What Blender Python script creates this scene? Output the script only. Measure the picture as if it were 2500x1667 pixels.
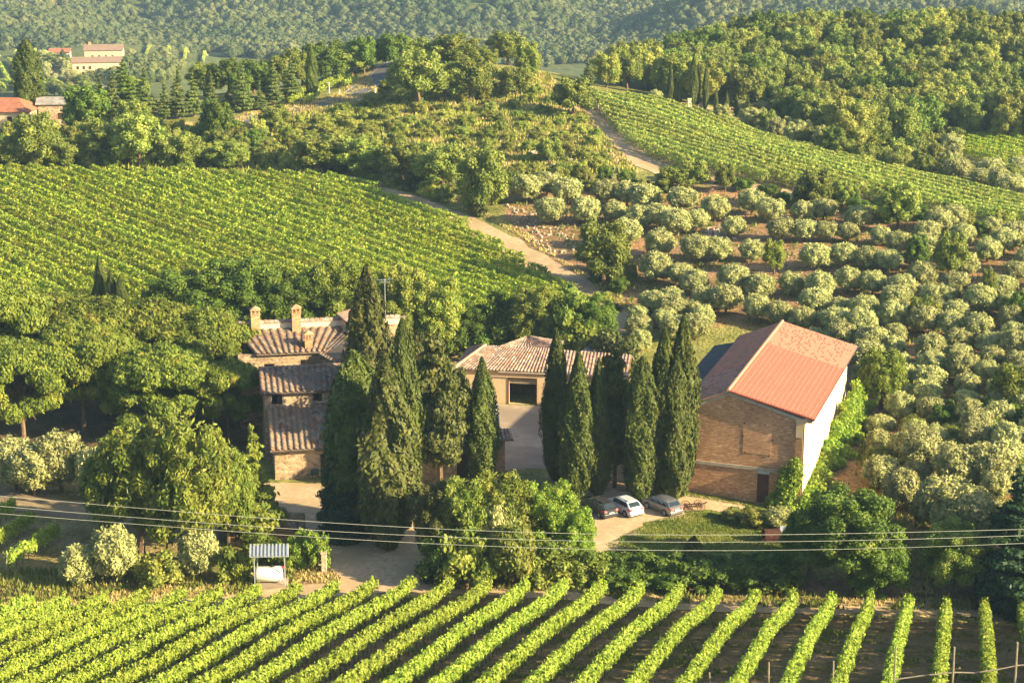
import bpy, math, random
import numpy as np
from math import radians, sin, cos, tan, pi

# ------------------------------------------------------------------ camera, sky, sun, exposure
for o in list(bpy.data.objects): bpy.data.objects.remove(o)
S = bpy.context.scene
COL = S.collection
FPX, TH, CH = 4500.0, radians(15), 64.0
cd = bpy.data.cameras.new("camera"); cam = bpy.data.objects.new("camera", cd); COL.objects.link(cam)
cam.location = (0, 0, CH); cam.rotation_euler = (radians(90) - TH, 0, 0)
cd.sensor_width = 36; cd.lens = FPX / 2500 * 36; cd.clip_start = 1; cd.clip_end = 6000
S.camera = cam
SUN_EL, SUN_AZ = radians(22), radians(23)      # azimuth: towards the viewer from due right
W = bpy.data.worlds.new("World"); S.world = W; W.use_nodes = True
nt = W.node_tree; bg = nt.nodes["Background"]
sky = nt.nodes.new("ShaderNodeTexSky"); sky.sky_type = 'NISHITA'; sky.sun_disc = False
sky.sun_elevation = SUN_EL; sky.sun_rotation = radians(90) + SUN_AZ
sky.altitude = 400; sky.air_density = 1.0; sky.dust_density = 2.0
nt.links.new(sky.outputs[0], bg.inputs[0]); bg.inputs[1].default_value = 0.075
sl = bpy.data.lights.new("sun", 'SUN'); sl.energy = 5.0; sl.angle = radians(0.6); sl.color = (1.0, 0.80, 0.46)
so = bpy.data.objects.new("sun", sl); COL.objects.link(so)
so.rotation_euler = (radians(90) - SUN_EL, 0, radians(90) - SUN_AZ)
S.view_settings.view_transform = 'Standard'; S.view_settings.look = 'None'
S.view_settings.exposure = 1.85; S.view_settings.gamma = 1
S.cycles.max_bounces = 5; S.cycles.diffuse_bounces = 3; S.cycles.glossy_bounces = 2
S.cycles.transmission_bounces = 3; S.cycles.volume_bounces = 0; S.cycles.transparent_max_bounces = 6
S.cycles.use_adaptive_sampling = True; S.cycles.adaptive_threshold = 0.02
S.cycles.use_denoising = True

# ------------------------------------------------------------------ projection helpers
def ray(px, py):
    r = (px - 1250) / FPX; u = (833 - py) / FPX
    return r, cos(TH) + u * sin(TH), -sin(TH) + u * cos(TH)
def unp(px, py, z):
    d = ray(px, py); t = (z - CH) / d[2]; return np.array([d[0] * t, d[1] * t, z])
def unpY(px, py, Y):
    d = ray(px, py); t = Y / d[1]; return np.array([d[0] * t, Y, CH + d[2] * t])
def zrow(py, Y):
    d = ray(1250, py); return CH + Y * d[2] / d[1]
def depth(Y, z): return Y * cos(TH) + (CH - z) * sin(TH)

# ------------------------------------------------------------------ terrain
CP = []
def cz(px, py, z): CP.append(unp(px, py, z))
def cY(px, py, Y): CP.append(unpY(px, py, Y))
def cw(x, y, z): CP.append(np.array([x, y, z], float))
for x, y_ in ((-300, 122.5), (0, 122), (600, 121.5), (1250, 119.3), (1900, 118.8), (2700, 119)): cY(x, 1667, y_)
for x, y_ in ((-300, 135.5), (0, 135.2), (600, 134.6), (1200, 133.6), (1900, 135.2), (2700, 137)): cY(x, 1560, y_)
for x, y in ((-300, 1500), (100, 1490), (550, 1465), (1000, 1445), (1400, 1455)): cz(x, y, 0)
for x, y in ((1700, 1470), (2100, 1490), (2500, 1510), (2850, 1520)): cz(x, y, -1.2)
for x, y in ((1600, 1425), (2000, 1435), (2400, 1450)): cz(x, y, -1.0)
for y in (-40, 0, 40): cw(y * .9, 60, 27)
for x in (-30, 0, 30): cw(x, 20, 44)
for x, y in ((0, 1400), (400, 1400), (800, 1380), (1200, 1380), (1500, 1345), (1900, 1345), (2200, 1340), (0, 1250), (350, 1250), (650, 1200), (900, 1250),
             (1300, 1230), (1500, 1210), (1700, 1250), (1671, 1199), (2150, 1200), (0, 1120), (300, 1100), (600, 1100), (800, 1100), (1000, 1120),
             (1250, 1100), (1280, 1010), (1130, 980), (1345, 990), (1600, 1100), (1800, 1100), (1000, 1000)): cz(x, y, 0)
cz(1953, 1242, -.5); cz(1870, 1262, -.4); cz(2050, 1260, -.6); cz(2350, 1330, .3); cz(2450, 1250, .8); cz(2250, 1150, 1.0); cz(2600, 1150, 2.0); cz(2080, 1050, .4)
cz(1000, 900, .6); cz(700, 950, .4); cz(1250, 900, 1); cz(1500, 950, .8); cz(1750, 900, 1.2); cz(2000, 950, 1.2)
cz(0, 1000, 1.2); cz(300, 980, 1.0); cz(-200, 1000, 1.5)
# left vineyard slope
cz(-150, 780, 4.2); cz(200, 760, 4.2); cz(600, 780, 3.6); cz(900, 800, 3.2); cz(1250, 820, 2.6); cz(1480, 830, 2.4)
cz(-150, 600, 7.0); cz(400, 600, 6.6); cz(900, 620, 5.8); cz(1250, 640, 5.2); cz(1450, 740, 3.8); cz(1530, 790, 3.0)
cz(-150, 425, 10.6); cz(100, 425, 10.4); cz(430, 432, 10.0); cz(860, 445, 9.6); cz(930, 470, 9.2); cz(1130, 545, 7.6)
# olive grove
cz(2200, 950, 2.0); cz(2450, 950, 3.0); cz(2650, 950, 3.6); cz(1700, 780, 4.0); cz(2100, 800, 4.4); cz(2500, 800, 5.4)
cz(1600, 650, 6.2); cz(2000, 650, 7.0); cz(2400, 650, 8.0); cz(2700, 650, 8.6); cz(1300, 500, 9.0); cz(1600, 480, 9.6); cz(1900, 490, 9.8); cz(2200, 540, 9.4)
cz(2500, 580, 9.2)
# spur scrub
cz(100, 385, 11.0); cz(400, 385, 11.2); cz(700, 395, 11.0); cz(1000, 410, 10.6); cz(1250, 420, 10.6)
cz(-100, 300, 12.5); cz(100, 300, 12.6); cz(400, 305, 12.8); cz(600, 292, 13.2); cz(780, 258, 14.2); cz(870, 230, 14.8); cz(960, 155, 15.6)
cz(1000, 300, 13.4); cz(1250, 320, 13.2); cz(1400, 300, 13.2); cz(1120, 200, 17.5); cz(1200, 158, 19.0); cz(1290, 190, 18.0); cz(1400, 235, 15.5)
cz(1050, 150, 17.8)
cz(300, 262, 13.5); cz(500, 262, 14.0); cz(700, 236, 14.6); cz(800, 190, 15.2); cz(600, 225, 13.8); cz(880, 160, 15.6)
# right vineyard
cz(1620, 410, 11.4); cz(1900, 452, 10.6); cz(2300, 520, 9.6); cz(2520, 560, 9.4); cz(1440, 235, 15.6); cz(1700, 285, 13.6); cz(2000, 385, 10.6); cz(2300, 455, 9.6); cz(2520, 505, 9.2)
cz(2200, 400, 8.6); cz(2500, 440, 8.0)
# wooded hill
cz(1500, 215, 14.0); cz(1700, 255, 12.6); cz(1800, 290, 10.5); cz(2000, 360, 7.6); cz(2200, 370, 7.0); cz(2500, 360, 6.8); cz(2700, 360, 7)
for x, y in ((1650, 175), (1780, 140), (1900, 118), (2100, 112), (2300, 108), (2500, 104), (2700, 104)): cY(x, y, 478)
for x, y in ((1900, 230), (2200, 235), (2500, 235)): cY(x, y, 425)
cY(1560, 190, 450)
# behind the crests: valley
for x in (-260, -190, -120, -60): cw(x, 520, -14); cw(x * 1.3, 640, -34)
for x in (-190, -130, -70): cw(x * .75, 440, 2)
for x in (-20, 20, 60, 120, 180): cw(x, 560, -6); cw(x * 1.2, 660, -34)
for x in (60, 130, 200): cw(x, 620, -8)
cY(80, 225, 700); cY(80, 150, 850); cY(-100, 180, 790); cY(230, 178, 800); cY(300, 200, 740); cY(420, 150, 900); cY(500, 140, 930); cY(200, 118, 960); cY(360, 240, 660)
for a in (-.4, -.25, -.1, .05, .2, .4):
    cw(a * 800, 800, -48 if a > -.15 else -42); cw(a * 980, 980, -52); cw(a * 1100, 1100, -50); cw(a * 1300, 1300, -36); cw(a * 1600, 1600, 2); cw(a * 1900, 1900, 34); cw(a * 2400, 2400, 48)
    cw(a * 3200, 3200, 50)
CP = np.array(CP)
def warp(x, y): return x / y, np.log(y)
_ca, _cl = warp(CP[:, 0], CP[:, 1]); _n = len(CP)
def _phi(r2): return np.sqrt(r2 + .0016)
_A = np.zeros((_n + 3, _n + 3)); _A[:_n, :_n] = _phi((_ca[:, None] - _ca) ** 2 + (_cl[:, None] - _cl) ** 2) - np.eye(_n) * 0.0015
_A[:_n, _n:] = np.stack([np.ones(_n), _ca, _cl], 1); _A[_n:, :_n] = _A[:_n, _n:].T
_w = np.linalg.solve(_A, np.concatenate([CP[:, 2], np.zeros(3)]))
NA, NL = 380, 1000
GA = np.linspace(-.72, .72, NA); GL = np.linspace(math.log(18), math.log(3200), NL)
GZ = np.zeros((NL, NA))
for i in range(0, NL, 50):
    a, l = np.meshgrid(GA, GL[i:i + 50]); a = a.ravel(); l = l.ravel()
    z = _phi((a[:, None] - _ca) ** 2 + (l[:, None] - _cl) ** 2) @ _w[:_n] + _w[_n] + _w[_n + 1] * a + _w[_n + 2] * l
    GZ[i:i + 50] = z.reshape(-1, NA)
_rng = np.random.default_rng(5)
def vnoise(x, y, seed=0):
    xi = np.floor(x).astype(int); yi = np.floor(y).astype(int); fx = x - xi; fy = y - yi
    fx = fx * fx * (3 - 2 * fx); fy = fy * fy * (3 - 2 * fy)
    def h(i, j):
        n = (i * 374761393 + j * 668265263 + seed * 69069) & 0x7fffffff
        n = ((n ^ (n >> 13)) * 1274126177) & 0x7fffffff
        return ((n ^ (n >> 16)) & 0xffff) / 65535.0
    return (h(xi, yi) * (1 - fx) + h(xi + 1, yi) * fx) * (1 - fy) + (h(xi, yi + 1) * (1 - fx) + h(xi + 1, yi + 1) * fx) * fy
_a2, _l2 = np.meshgrid(GA, GL); _y2 = np.exp(_l2); _x2 = _a2 * _y2
_fold = (vnoise(_x2 / 130 + _y2 / 300 + 7, _y2 / 330 - _x2 / 500, 3) - .5) * 60 + (vnoise(_x2 / 60 + 3, _y2 / 90, 4) - .5) * 18
GZ += _fold * 1.5 * np.clip((_y2 - 1060) / 220, 0, 1)
_rough = np.clip((_y2 - 225) / 60, 0, 1) * np.clip((900 - _y2) / 200, 0, 1)
GZ += (vnoise(_x2 / 9, _y2 / 9, 8) - .5) * .7 * _rough
GZ = np.minimum(GZ, 56)
def hgt(x, y):
    x = np.asarray(x, float); y = np.asarray(y, float)
    a = np.clip((x / y - GA[0]) / (GA[1] - GA[0]), 0, NA - 1.001); l = np.clip((np.log(np.maximum(y, 18)) - GL[0]) / (GL[1] - GL[0]), 0, NL - 1.001)
    ai = a.astype(int); li = l.astype(int); fa = a - ai; fl = l - li
    return (GZ[li, ai] * (1 - fa) + GZ[li, ai + 1] * fa) * (1 - fl) + (GZ[li + 1, ai] * (1 - fa) + GZ[li + 1, ai + 1] * fa) * fl
_YS = np.exp(np.linspace(math.log(60), math.log(2500), 4000))
def at(px, py, ymin=60):
    d = ray(px, py); t = _YS / d[1]; z = CH + d[2] * t; h = hgt(d[0] * t, _YS)
    k = np.nonzero((z < h) & (_YS > ymin))[0]
    k = k[0] if len(k) else len(_YS) - 1
    Y = _YS[k]; x = d[0] * Y / d[1]
    return np.array([x, Y, float(hgt(x, Y))])
def poly(pts, ymin=60): return np.array([at(*p, ymin=ymin)[:2] for p in pts])
def inpoly(x, y, P):
    x = np.asarray(x, float); y = np.asarray(y, float); r = np.zeros(x.shape, bool); n = len(P); j = n - 1
    for i in range(n):
        xi, yi = P[i]; xj, yj = P[j]
        r ^= ((yi > y) != (yj > y)) & (x < (xj - xi) * (y - yi) / (yj - yi + 1e-12) + xi); j = i
    return r

# ------------------------------------------------------------------ object helpers
def nm(o, label=None, cat=None, group=None, kind=None):
    if label: o['label'] = label
    if cat: o['category'] = cat
    if group: o['group'] = group
    if kind: o['kind'] = kind
    return o
def link(o, parent=None):
    COL.objects.link(o)
    if parent is not None: o.parent = parent
    return o
def empty(name, loc=(0, 0, 0), rz=0):
    o = bpy.data.objects.new(name, None); o.empty_display_size = .5; link(o); o.location = loc; o.rotation_euler[2] = rz; return o
class MB:
    def __init__(s): s.v = []; s.q = []; s.t = []; s.qm = []; s.tm = []; s.n = 0
    def add(s, V, Q=None, T=None, m=0):
        V = np.asarray(V, float).reshape(-1, 3)
        if Q is not None and len(Q): Q = np.asarray(Q).reshape(-1, 4); s.q.append(Q + s.n); s.qm.append(np.full(len(Q), m))
        if T is not None and len(T): T = np.asarray(T).reshape(-1, 3); s.t.append(T + s.n); s.tm.append(np.full(len(T), m))
        s.v.append(V); s.n += len(V)
    def box(s, x0, x1, y0, y1, z0, z1, m=0):
        V = [(x, y, z) for x in (x0, x1) for y in (y0, y1) for z in (z0, z1)]
        s.add(V, [(0, 1, 3, 2), (4, 6, 7, 5), (0, 4, 5, 1), (2, 3, 7, 6), (0, 2, 6, 4), (1, 5, 7, 3)], m=m)
    def obox(s, p, q, w, h, m=0, up=(0, 0, 1)):
        p = np.array(p, float); q = np.array(q, float); d = q - p; d /= np.linalg.norm(d) + 1e-9; u = np.array(up, float)
        r = np.cross(d, u)
        if np.linalg.norm(r) < 1e-3: r = np.array([1., 0, 0])
        r /= np.linalg.norm(r); u = np.cross(r, d)
        V = [c + r * a * w / 2 + u * b * h / 2 for c in (p, q) for a, b in ((-1, -1), (1, -1), (1, 1), (-1, 1))]
        s.add(V, [(0, 1, 2, 3), (7, 6, 5, 4), (0, 4, 5, 1), (1, 5, 6, 2), (2, 6, 7, 3), (3, 7, 4, 0)], m=m)
    def tube(s, pts, rad, n=8, m=0, cap=True):
        pts = np.array(pts, float); rad = np.broadcast_to(np.array(rad, float), (len(pts),)); rings = []
        for i, p in enumerate(pts):
            d = pts[min(i + 1, len(pts) - 1)] - pts[max(i - 1, 0)]; d /= np.linalg.norm(d) + 1e-9
            ref = np.array([0, 0, 1.]) if abs(d[2]) < .9 else np.array([0, 1., 0])
            a = np.cross(d, ref); a /= np.linalg.norm(a); b = np.cross(d, a)
            th = np.arange(n) / n * 2 * pi
            rings.append(p + rad[i] * (np.cos(th)[:, None] * a + np.sin(th)[:, None] * b))
        V = np.concatenate(rings); Q = []
        for i in range(len(pts) - 1):
            for k in range(n): Q.append((i * n + k, i * n + (k + 1) % n, (i + 1) * n + (k + 1) % n, (i + 1) * n + k))
        s.add(V, Q, m=m)
        if cap:
            for i in (0, len(pts) - 1):
                c = s.n; s.add(np.concatenate([rings[i], pts[i][None]]), None, [(k, (k + 1) % n, n) for k in range(n)], m=m)
    def lathe(s, prof, n=16, m=0, c=(0, 0, 0), axis='z'):
        th = np.arange(n) / n * 2 * pi; V = []
        for r, z in prof:
            P = np.stack([r * np.cos(th), r * np.sin(th), np.full(n, z)], 1)
            if axis == 'x': P = P[:, [2, 0, 1]]
            if axis == 'y': P = P[:, [0, 2, 1]]
            V.append(P + np.array(c))
        Q = [(i * n + k, i * n + (k + 1) % n, (i + 1) * n + (k + 1) % n, (i + 1) * n + k) for i in range(len(prof) - 1) for k in range(n)]
        s.add(np.concatenate(V), Q, m=m)
    def mesh(s, name, mats, smooth=False):
        me = bpy.data.meshes.new(name)
        V = np.concatenate(s.v).astype(np.float32)
        qs = np.concatenate(s.q) if s.q else np.zeros((0, 4), int); ts = np.concatenate(s.t) if s.t else np.zeros((0, 3), int)
        me.vertices.add(len(V)); me.vertices.foreach_set('co', V.ravel())
        li = np.concatenate([qs.ravel(), ts.ravel()]).astype(np.int32)
        me.loops.add(len(li)); me.loops.foreach_set('vertex_index', li)
        st = np.concatenate([np.arange(len(qs)) * 4, len(qs) * 4 + np.arange(len(ts)) * 3]).astype(np.int32)
        me.polygons.add(len(st)); me.polygons.foreach_set('loop_start', st)
        mi = np.concatenate(([np.concatenate(s.qm)] if s.qm else []) + ([np.concatenate(s.tm)] if s.tm else [])).astype(np.int32)
        me.polygons.foreach_set('material_index', mi)
        me.polygons.foreach_set('use_smooth', np.full(len(st), bool(smooth)))
        me.update(calc_edges=True)
        for mt in (mats if isinstance(mats, (list, tuple)) else [mats]): me.materials.append(mt)
        return me
    def obj(s, name, mats, parent=None, smooth=False, loc=None, rz=None):
        o = bpy.data.objects.new(name, s.mesh(name, mats, smooth)); link(o, parent)
        if loc is not None: o.location = loc
        if rz is not None: o.rotation_euler[2] = rz
        return o

# ------------------------------------------------------------------ materials
def ND(nt, t, **k):
    n = nt.nodes.new(t)
    for a, b in k.items(): setattr(n, a, b)
    return n
def newmat(name):
    m = bpy.data.materials.new(name); m.use_nodes = True; nt = m.node_tree; b = nt.nodes['Principled BSDF']
    b.inputs['Specular IOR Level'].default_value = .25; return m, nt, b, nt.links
def noise(nt, scale, detail=3, coord='Object', dist=0):
    tc = ND(nt, 'ShaderNodeTexCoord'); n = ND(nt, 'ShaderNodeTexNoise'); n.inputs['Scale'].default_value = scale; n.inputs['Detail'].default_value = detail
    n.inputs['Distortion'].default_value = dist
    nt.links.new(tc.outputs[coord], n.inputs['Vector']); return n
def ramp(nt, fac, stops):
    r = ND(nt, 'ShaderNodeValToRGB'); e = r.color_ramp.elements
    while len(e) < len(stops): e.new(.5)
    for i, (p, c) in enumerate(stops): e[i].position = p; e[i].color = (*c, 1)
    nt.links.new(fac, r.inputs[0]); return r
def mixc(nt, a, b, fac=.5, mode='MIX'):
    m = ND(nt, 'ShaderNodeMix', data_type='RGBA', blend_type=mode)
    for sck, v in ((m.inputs[6], a), (m.inputs[7], b), (m.inputs[0], fac)):
        if hasattr(v, 'links'): nt.links.new(v, sck)
        elif isinstance(v, (int, float)): sck.default_value = v if sck.type == 'VALUE' else (v, v, v, 1)
        else: sck.default_value = (*v, 1)
    return m.outputs[2]
def leafmat(name, c1, c2, c3=None, trans=.35, scale=1.2, jit=.25):
    m, nt, b, L = newmat(name)
    n = noise(nt, scale, 4)
    stops = [(.3, c1), (.62, c2)] + ([(.8, c3)] if c3 else [])
    col = ramp(nt, n.outputs[0], stops).outputs[0]
    oi = ND(nt, 'ShaderNodeObjectInfo'); hsv = ND(nt, 'ShaderNodeHueSaturation')
    mh = ND(nt, 'ShaderNodeMapRange'); mh.inputs[3].default_value = .5 - .008; mh.inputs[4].default_value = .5 + .008
    mv = ND(nt, 'ShaderNodeMapRange'); mv.inputs[3].default_value = 1 - jit; mv.inputs[4].default_value = 1 + jit
    L.new(oi.outputs['Random'], mh.inputs[0]); L.new(oi.outputs['Random'], mv.inputs[0])
    L.new(mh.outputs[0], hsv.inputs['Hue']); L.new(mv.outputs[0], hsv.inputs['Value']); L.new(col, hsv.inputs['Color'])
    L.new(hsv.outputs[0], b.inputs['Base Color']); b.inputs['Roughness'].default_value = .6
    tr = ND(nt, 'ShaderNodeBsdfTranslucent'); L.new(hsv.outputs[0], tr.inputs[0])
    mx = ND(nt, 'ShaderNodeMixShader'); mx.inputs[0].default_value = trans
    L.new(b.outputs[0], mx.inputs[1]); L.new(tr.outputs[0], mx.inputs[2]); L.new(mx.outputs[0], nt.nodes['Material Output'].inputs[0])
    return m
def plain(name, c, rough=.6, metal=0, var=.25, scale=2, spec=.25):
    m, nt, b, L = newmat(name); n = noise(nt, scale, 5)
    c = np.array(c); L.new(ramp(nt, n.outputs[0], [(.3, tuple(c * (1 - var))), (.7, tuple(np.minimum(c * (1 + var), 1)))]).outputs[0], b.inputs['Base Color'])
    b.inputs['Roughness'].default_value = rough; b.inputs['Metallic'].default_value = metal; b.inputs['Specular IOR Level'].default_value = spec
    return m
def bump(nt, b, src, st=.5, d=.05):
    bp = ND(nt, 'ShaderNodeBump'); bp.inputs['Strength'].default_value = st; bp.inputs['Distance'].default_value = d
    nt.links.new(src, bp.inputs['Height']); nt.links.new(bp.outputs[0], b.inputs['Normal'])

M = {}
M['vine'] = leafmat('vine_leaves', (.18, .28, .025), (.36, .44, .065), (.52, .53, .13), .4, 2.2, .12)
M['vine2'] = leafmat('vine_leaves_far', (.19, .30, .028), (.44, .50, .065), (.62, .58, .11), .4, .8, .15)
M['vine3'] = leafmat('vine_leaves_pale', (.28, .37, .07), (.50, .55, .13), (.62, .48, .17), .4, .8, .15)
M['cyp'] = leafmat('cypress_foliage', (.042, .064, .010), (.088, .112, .018), (.15, .155, .035), .12, .7, .2)
M['cypb'] = leafmat('cypress_brown_foliage', (.045, .06, .012), (.10, .11, .025), (.17, .14, .045), .12, .9, .15)
M['pine'] = leafmat('pine_needles', (.075, .115, .014), (.19, .23, .03), (.36, .26, .05), .22, .5, .15)
M['oak'] = leafmat('oak_leaves', (0.106, 0.160, 0.024), (0.246, 0.288, 0.056), (0.387, 0.352, 0.096), .3, .45, .3)
M['oakd'] = leafmat('dark_broad_leaves', (.055, .105, .012), (.13, .195, .025), (.29, .30, .05), .25, .5, .2)
M['yell'] = leafmat('yellow_green_leaves', (0.130, 0.208, 0.026), (0.338, 0.364, 0.065), (0.546, 0.468, 0.130), .35, .5, .12)
M['locust'] = leafmat('locust_leaves', (.10, .16, .022), (.26, .30, .05), (.46, .38, .08), .35, .5, .12)
M['olive'] = leafmat('olive_leaves', (.20, .23, .075), (.42, .43, .17), (.60, .56, .27), .2, .9, .2)
M['conif'] = leafmat('conifer_needles', (.045, .085, .018), (.125, .155, .035), (.24, .24, .06), .12, .8, .2)
M['fir'] = leafmat('dark_fir_needles', (.012, .035, .012), (.025, .06, .018), None, .08, .8, .1)
M['scrub'] = leafmat('scrub_leaves', (0.141, 0.192, 0.032), (0.317, 0.320, 0.064), (0.493, 0.400, 0.112), .3, .35, .35)
M['ivy'] = leafmat('ivy_leaves', (0.120, 0.228, 0.024), (0.288, 0.384, 0.048), (0.480, 0.480, 0.096), .35, 1.0, .1)
M['straw'] = leafmat('dry_grass_blades', (.34, .29, .10), (.58, .49, .20), None, .4, .3, .1)
M['grass'] = leafmat('green_grass_blades', (.10, .16, .025), (.22, .24, .05), (.38, .32, .12), .4, .25, .1)
M['bark'] = plain('bark', (.14, .09, .055), .85, var=.4, scale=3)
M['barkp'] = plain('pine_bark', (.15, .10, .065), .85, var=.4, scale=2)
M['wood'] = plain('weathered_wood', (.22, .19, .15), .85, var=.3, scale=4)
M['rust'] = plain('shade_darkened_rust', (.055, .02, .014), .85, var=.5, scale=3)  # rust, its colour darkened to stand in for shade on the roller
M['farf'] = leafmat('far_wood_leaves', (.05, .085, .022), (.13, .155, .045), (.24, .23, .075), .25, .02, .2)

# ground: colour attribute (kind of soil) broken up by noise
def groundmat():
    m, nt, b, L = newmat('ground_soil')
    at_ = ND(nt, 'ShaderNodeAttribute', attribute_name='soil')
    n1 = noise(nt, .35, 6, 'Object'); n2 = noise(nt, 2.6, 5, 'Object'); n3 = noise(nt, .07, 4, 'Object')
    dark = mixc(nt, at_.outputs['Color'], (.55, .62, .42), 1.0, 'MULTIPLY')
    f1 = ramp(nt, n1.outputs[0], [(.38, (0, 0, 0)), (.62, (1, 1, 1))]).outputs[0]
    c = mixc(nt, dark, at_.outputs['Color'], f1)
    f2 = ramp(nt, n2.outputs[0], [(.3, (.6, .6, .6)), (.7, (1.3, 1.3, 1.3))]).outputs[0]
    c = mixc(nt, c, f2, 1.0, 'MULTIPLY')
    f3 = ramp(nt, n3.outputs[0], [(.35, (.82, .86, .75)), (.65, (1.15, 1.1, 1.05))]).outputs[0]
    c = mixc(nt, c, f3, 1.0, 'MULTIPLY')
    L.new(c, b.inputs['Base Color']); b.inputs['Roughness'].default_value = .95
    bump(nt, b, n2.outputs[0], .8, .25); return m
def pathmat(name, c, var=.3, s=1.5, bm=.4, c2=None):
    m, nt, b, L = newmat(name); n1 = noise(nt, s, 6); n2 = noise(nt, s * .15, 4)
    c = np.array(c); c2 = np.array(c2) if c2 is not None else c * .7
    a = ramp(nt, n1.outputs[0], [(.3, tuple(c * (1 - var))), (.7, tuple(c * (1 + var)))]).outputs[0]
    f = ramp(nt, n2.outputs[0], [(.42, (0, 0, 0)), (.6, (1, 1, 1))]).outputs[0]
    L.new(mixc(nt, a, tuple(c2), f), b.inputs['Base Color']); b.inputs['Roughness'].default_value = .95
    bump(nt, b, n1.outputs[0], bm, .08); return m

# ------------------------------------------------------------------ ground sheet
def build_ground():
    X, Y, Z = _x2, _y2, GZ
    soil = np.zeros((NL, NA, 3)); soil[:] = (.25, .24, .075)
    def paint(P, c, feather=0):
        soil[inpoly(X, Y, P)] = c
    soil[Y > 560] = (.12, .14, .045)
    soil[(Y < 158)] = (.24, .155, .085)
    paint(poly([(-200, 1470), (300, 1440), (700, 1430), (1100, 1410), (1500, 1435), (1900, 1455), (2500, 1480), (2800, 1490), (2800, 1540), (1900, 1490), (1100, 1455), (400, 1480), (-200, 1525)]), (.46, .36, .17))
    paint(poly([(-200, 1400), (150, 1380), (420, 1390), (640, 1400), (640, 1440), (-200, 1490)]), (.42, .33, .14))
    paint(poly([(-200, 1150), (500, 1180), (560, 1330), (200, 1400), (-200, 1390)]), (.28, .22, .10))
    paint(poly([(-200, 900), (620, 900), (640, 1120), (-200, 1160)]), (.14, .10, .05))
    paint(poly([(1450, 1190), (1640, 1205), (1960, 1255), (2020, 1300), (1950, 1360), (1450, 1370)]), (.20, .24, .05))
    paint(poly([(1380, 1060), (1670, 1090), (1680, 1200), (1400, 1200)]), (.36, .22, .12))
    paint(poly([(-300, 418), (430, 432), (860, 440), (1130, 545), (1300, 650), (1500, 790), (1300, 900), (-300, 900)]), (.26, .21, .09))
    paint(poly([(1230, 430), (1500, 440), (1900, 470), (2300, 540), (2800, 610), (2800, 1400), (2150, 1420), (2000, 1150), (1850, 800), (1560, 800), (1300, 640), (1230, 520)]), (.34, .20, .115))
    paint(poly([(930, 250), (1130, 170), (1330, 180), (1420, 260), (1500, 360), (1580, 420), (1300, 425), (1000, 400), (950, 330)]), (.44, .38, .14))
    paint(poly([(300, 320), (560, 285), (800, 238), (900, 170), (960, 150), (960, 190), (900, 240), (760, 290), (600, 320), (400, 345)]), (.48, .36, .17))
    paint(poly([(1430, 235), (1700, 275), (2000, 375), (2300, 445), (2560, 500), (2560, 570), (2300, 530), (1900, 460), (1600, 425), (1390, 270)]), (.32, .24, .12))
    paint(poly([(120, 170), (200, 150), (260, 230), (200, 240), (160, 220)], 450), (.44, .33, .19))
    vcol = np.where(((_x2 * .9 + _y2 * .5) % 6 < 3)[..., None], (.15, .24, .07), (.30, .26, .14))
    V = np.stack([X, Y, Z], -1).reshape(-1, 3)
    ii = np.arange(NL * NA).reshape(NL, NA)
    Q = np.stack([ii[:-1, :-1], ii[:-1, 1:], ii[1:, 1:], ii[1:, :-1]], -1).reshape(-1, 4)
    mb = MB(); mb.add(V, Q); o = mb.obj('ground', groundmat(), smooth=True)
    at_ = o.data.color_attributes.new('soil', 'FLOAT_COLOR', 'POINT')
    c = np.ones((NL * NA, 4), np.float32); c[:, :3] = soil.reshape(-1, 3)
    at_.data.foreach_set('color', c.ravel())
    nm(o, kind='structure')
build_ground()

def ribbon(name, pts, width, mat, off=.07, world=False, seed=0, edge=.35, na=7):
    P = np.array(pts if world else [at(*p)[:2] for p in pts]); out = []
    d = np.r_[0, np.cumsum(np.linalg.norm(np.diff(P, axis=0), axis=1))]
    s = np.arange(0, d[-1], 1.0); C = np.stack([np.interp(s, d, P[:, 0]), np.interp(s, d, P[:, 1])], 1)
    for _ in range(6): C[1:-1] = (C[:-2] + C[1:-1] * 2 + C[2:]) / 4
    T = np.gradient(C, axis=0); T /= np.linalg.norm(T, axis=1)[:, None]; N = np.stack([-T[:, 1], T[:, 0]], 1)
    Wd = np.interp(s, np.linspace(0, d[-1], len(np.atleast_1d(width))), np.atleast_1d(width))
    r = np.random.default_rng(seed); k = np.linspace(-1, 1, na)
    j = r.normal(0, edge, (len(s), 2)); j[1:-1] = (j[:-2] + j[1:-1] + j[2:]) / 3
    V = np.zeros((len(s), na, 3))
    for i in range(na):
        off_ = k[i] * Wd / 2 + (j[:, 0] if i == 0 else j[:, 1] if i == na - 1 else 0)
        V[:, i, :2] = C + N * off_[:, None]; V[:, i, 2] = hgt(V[:, i, 0], V[:, i, 1]) + off
    ii = np.arange(len(s) * na).reshape(len(s), na)
    Q = np.stack([ii[:-1, :-1], ii[1:, :-1], ii[1:, 1:], ii[:-1, 1:]], -1).reshape(-1, 4)
    mb = MB(); mb.add(V, Q); o = mb.obj(name, mat, smooth=True); nm(o, kind='structure'); return C, N, Wd
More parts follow.
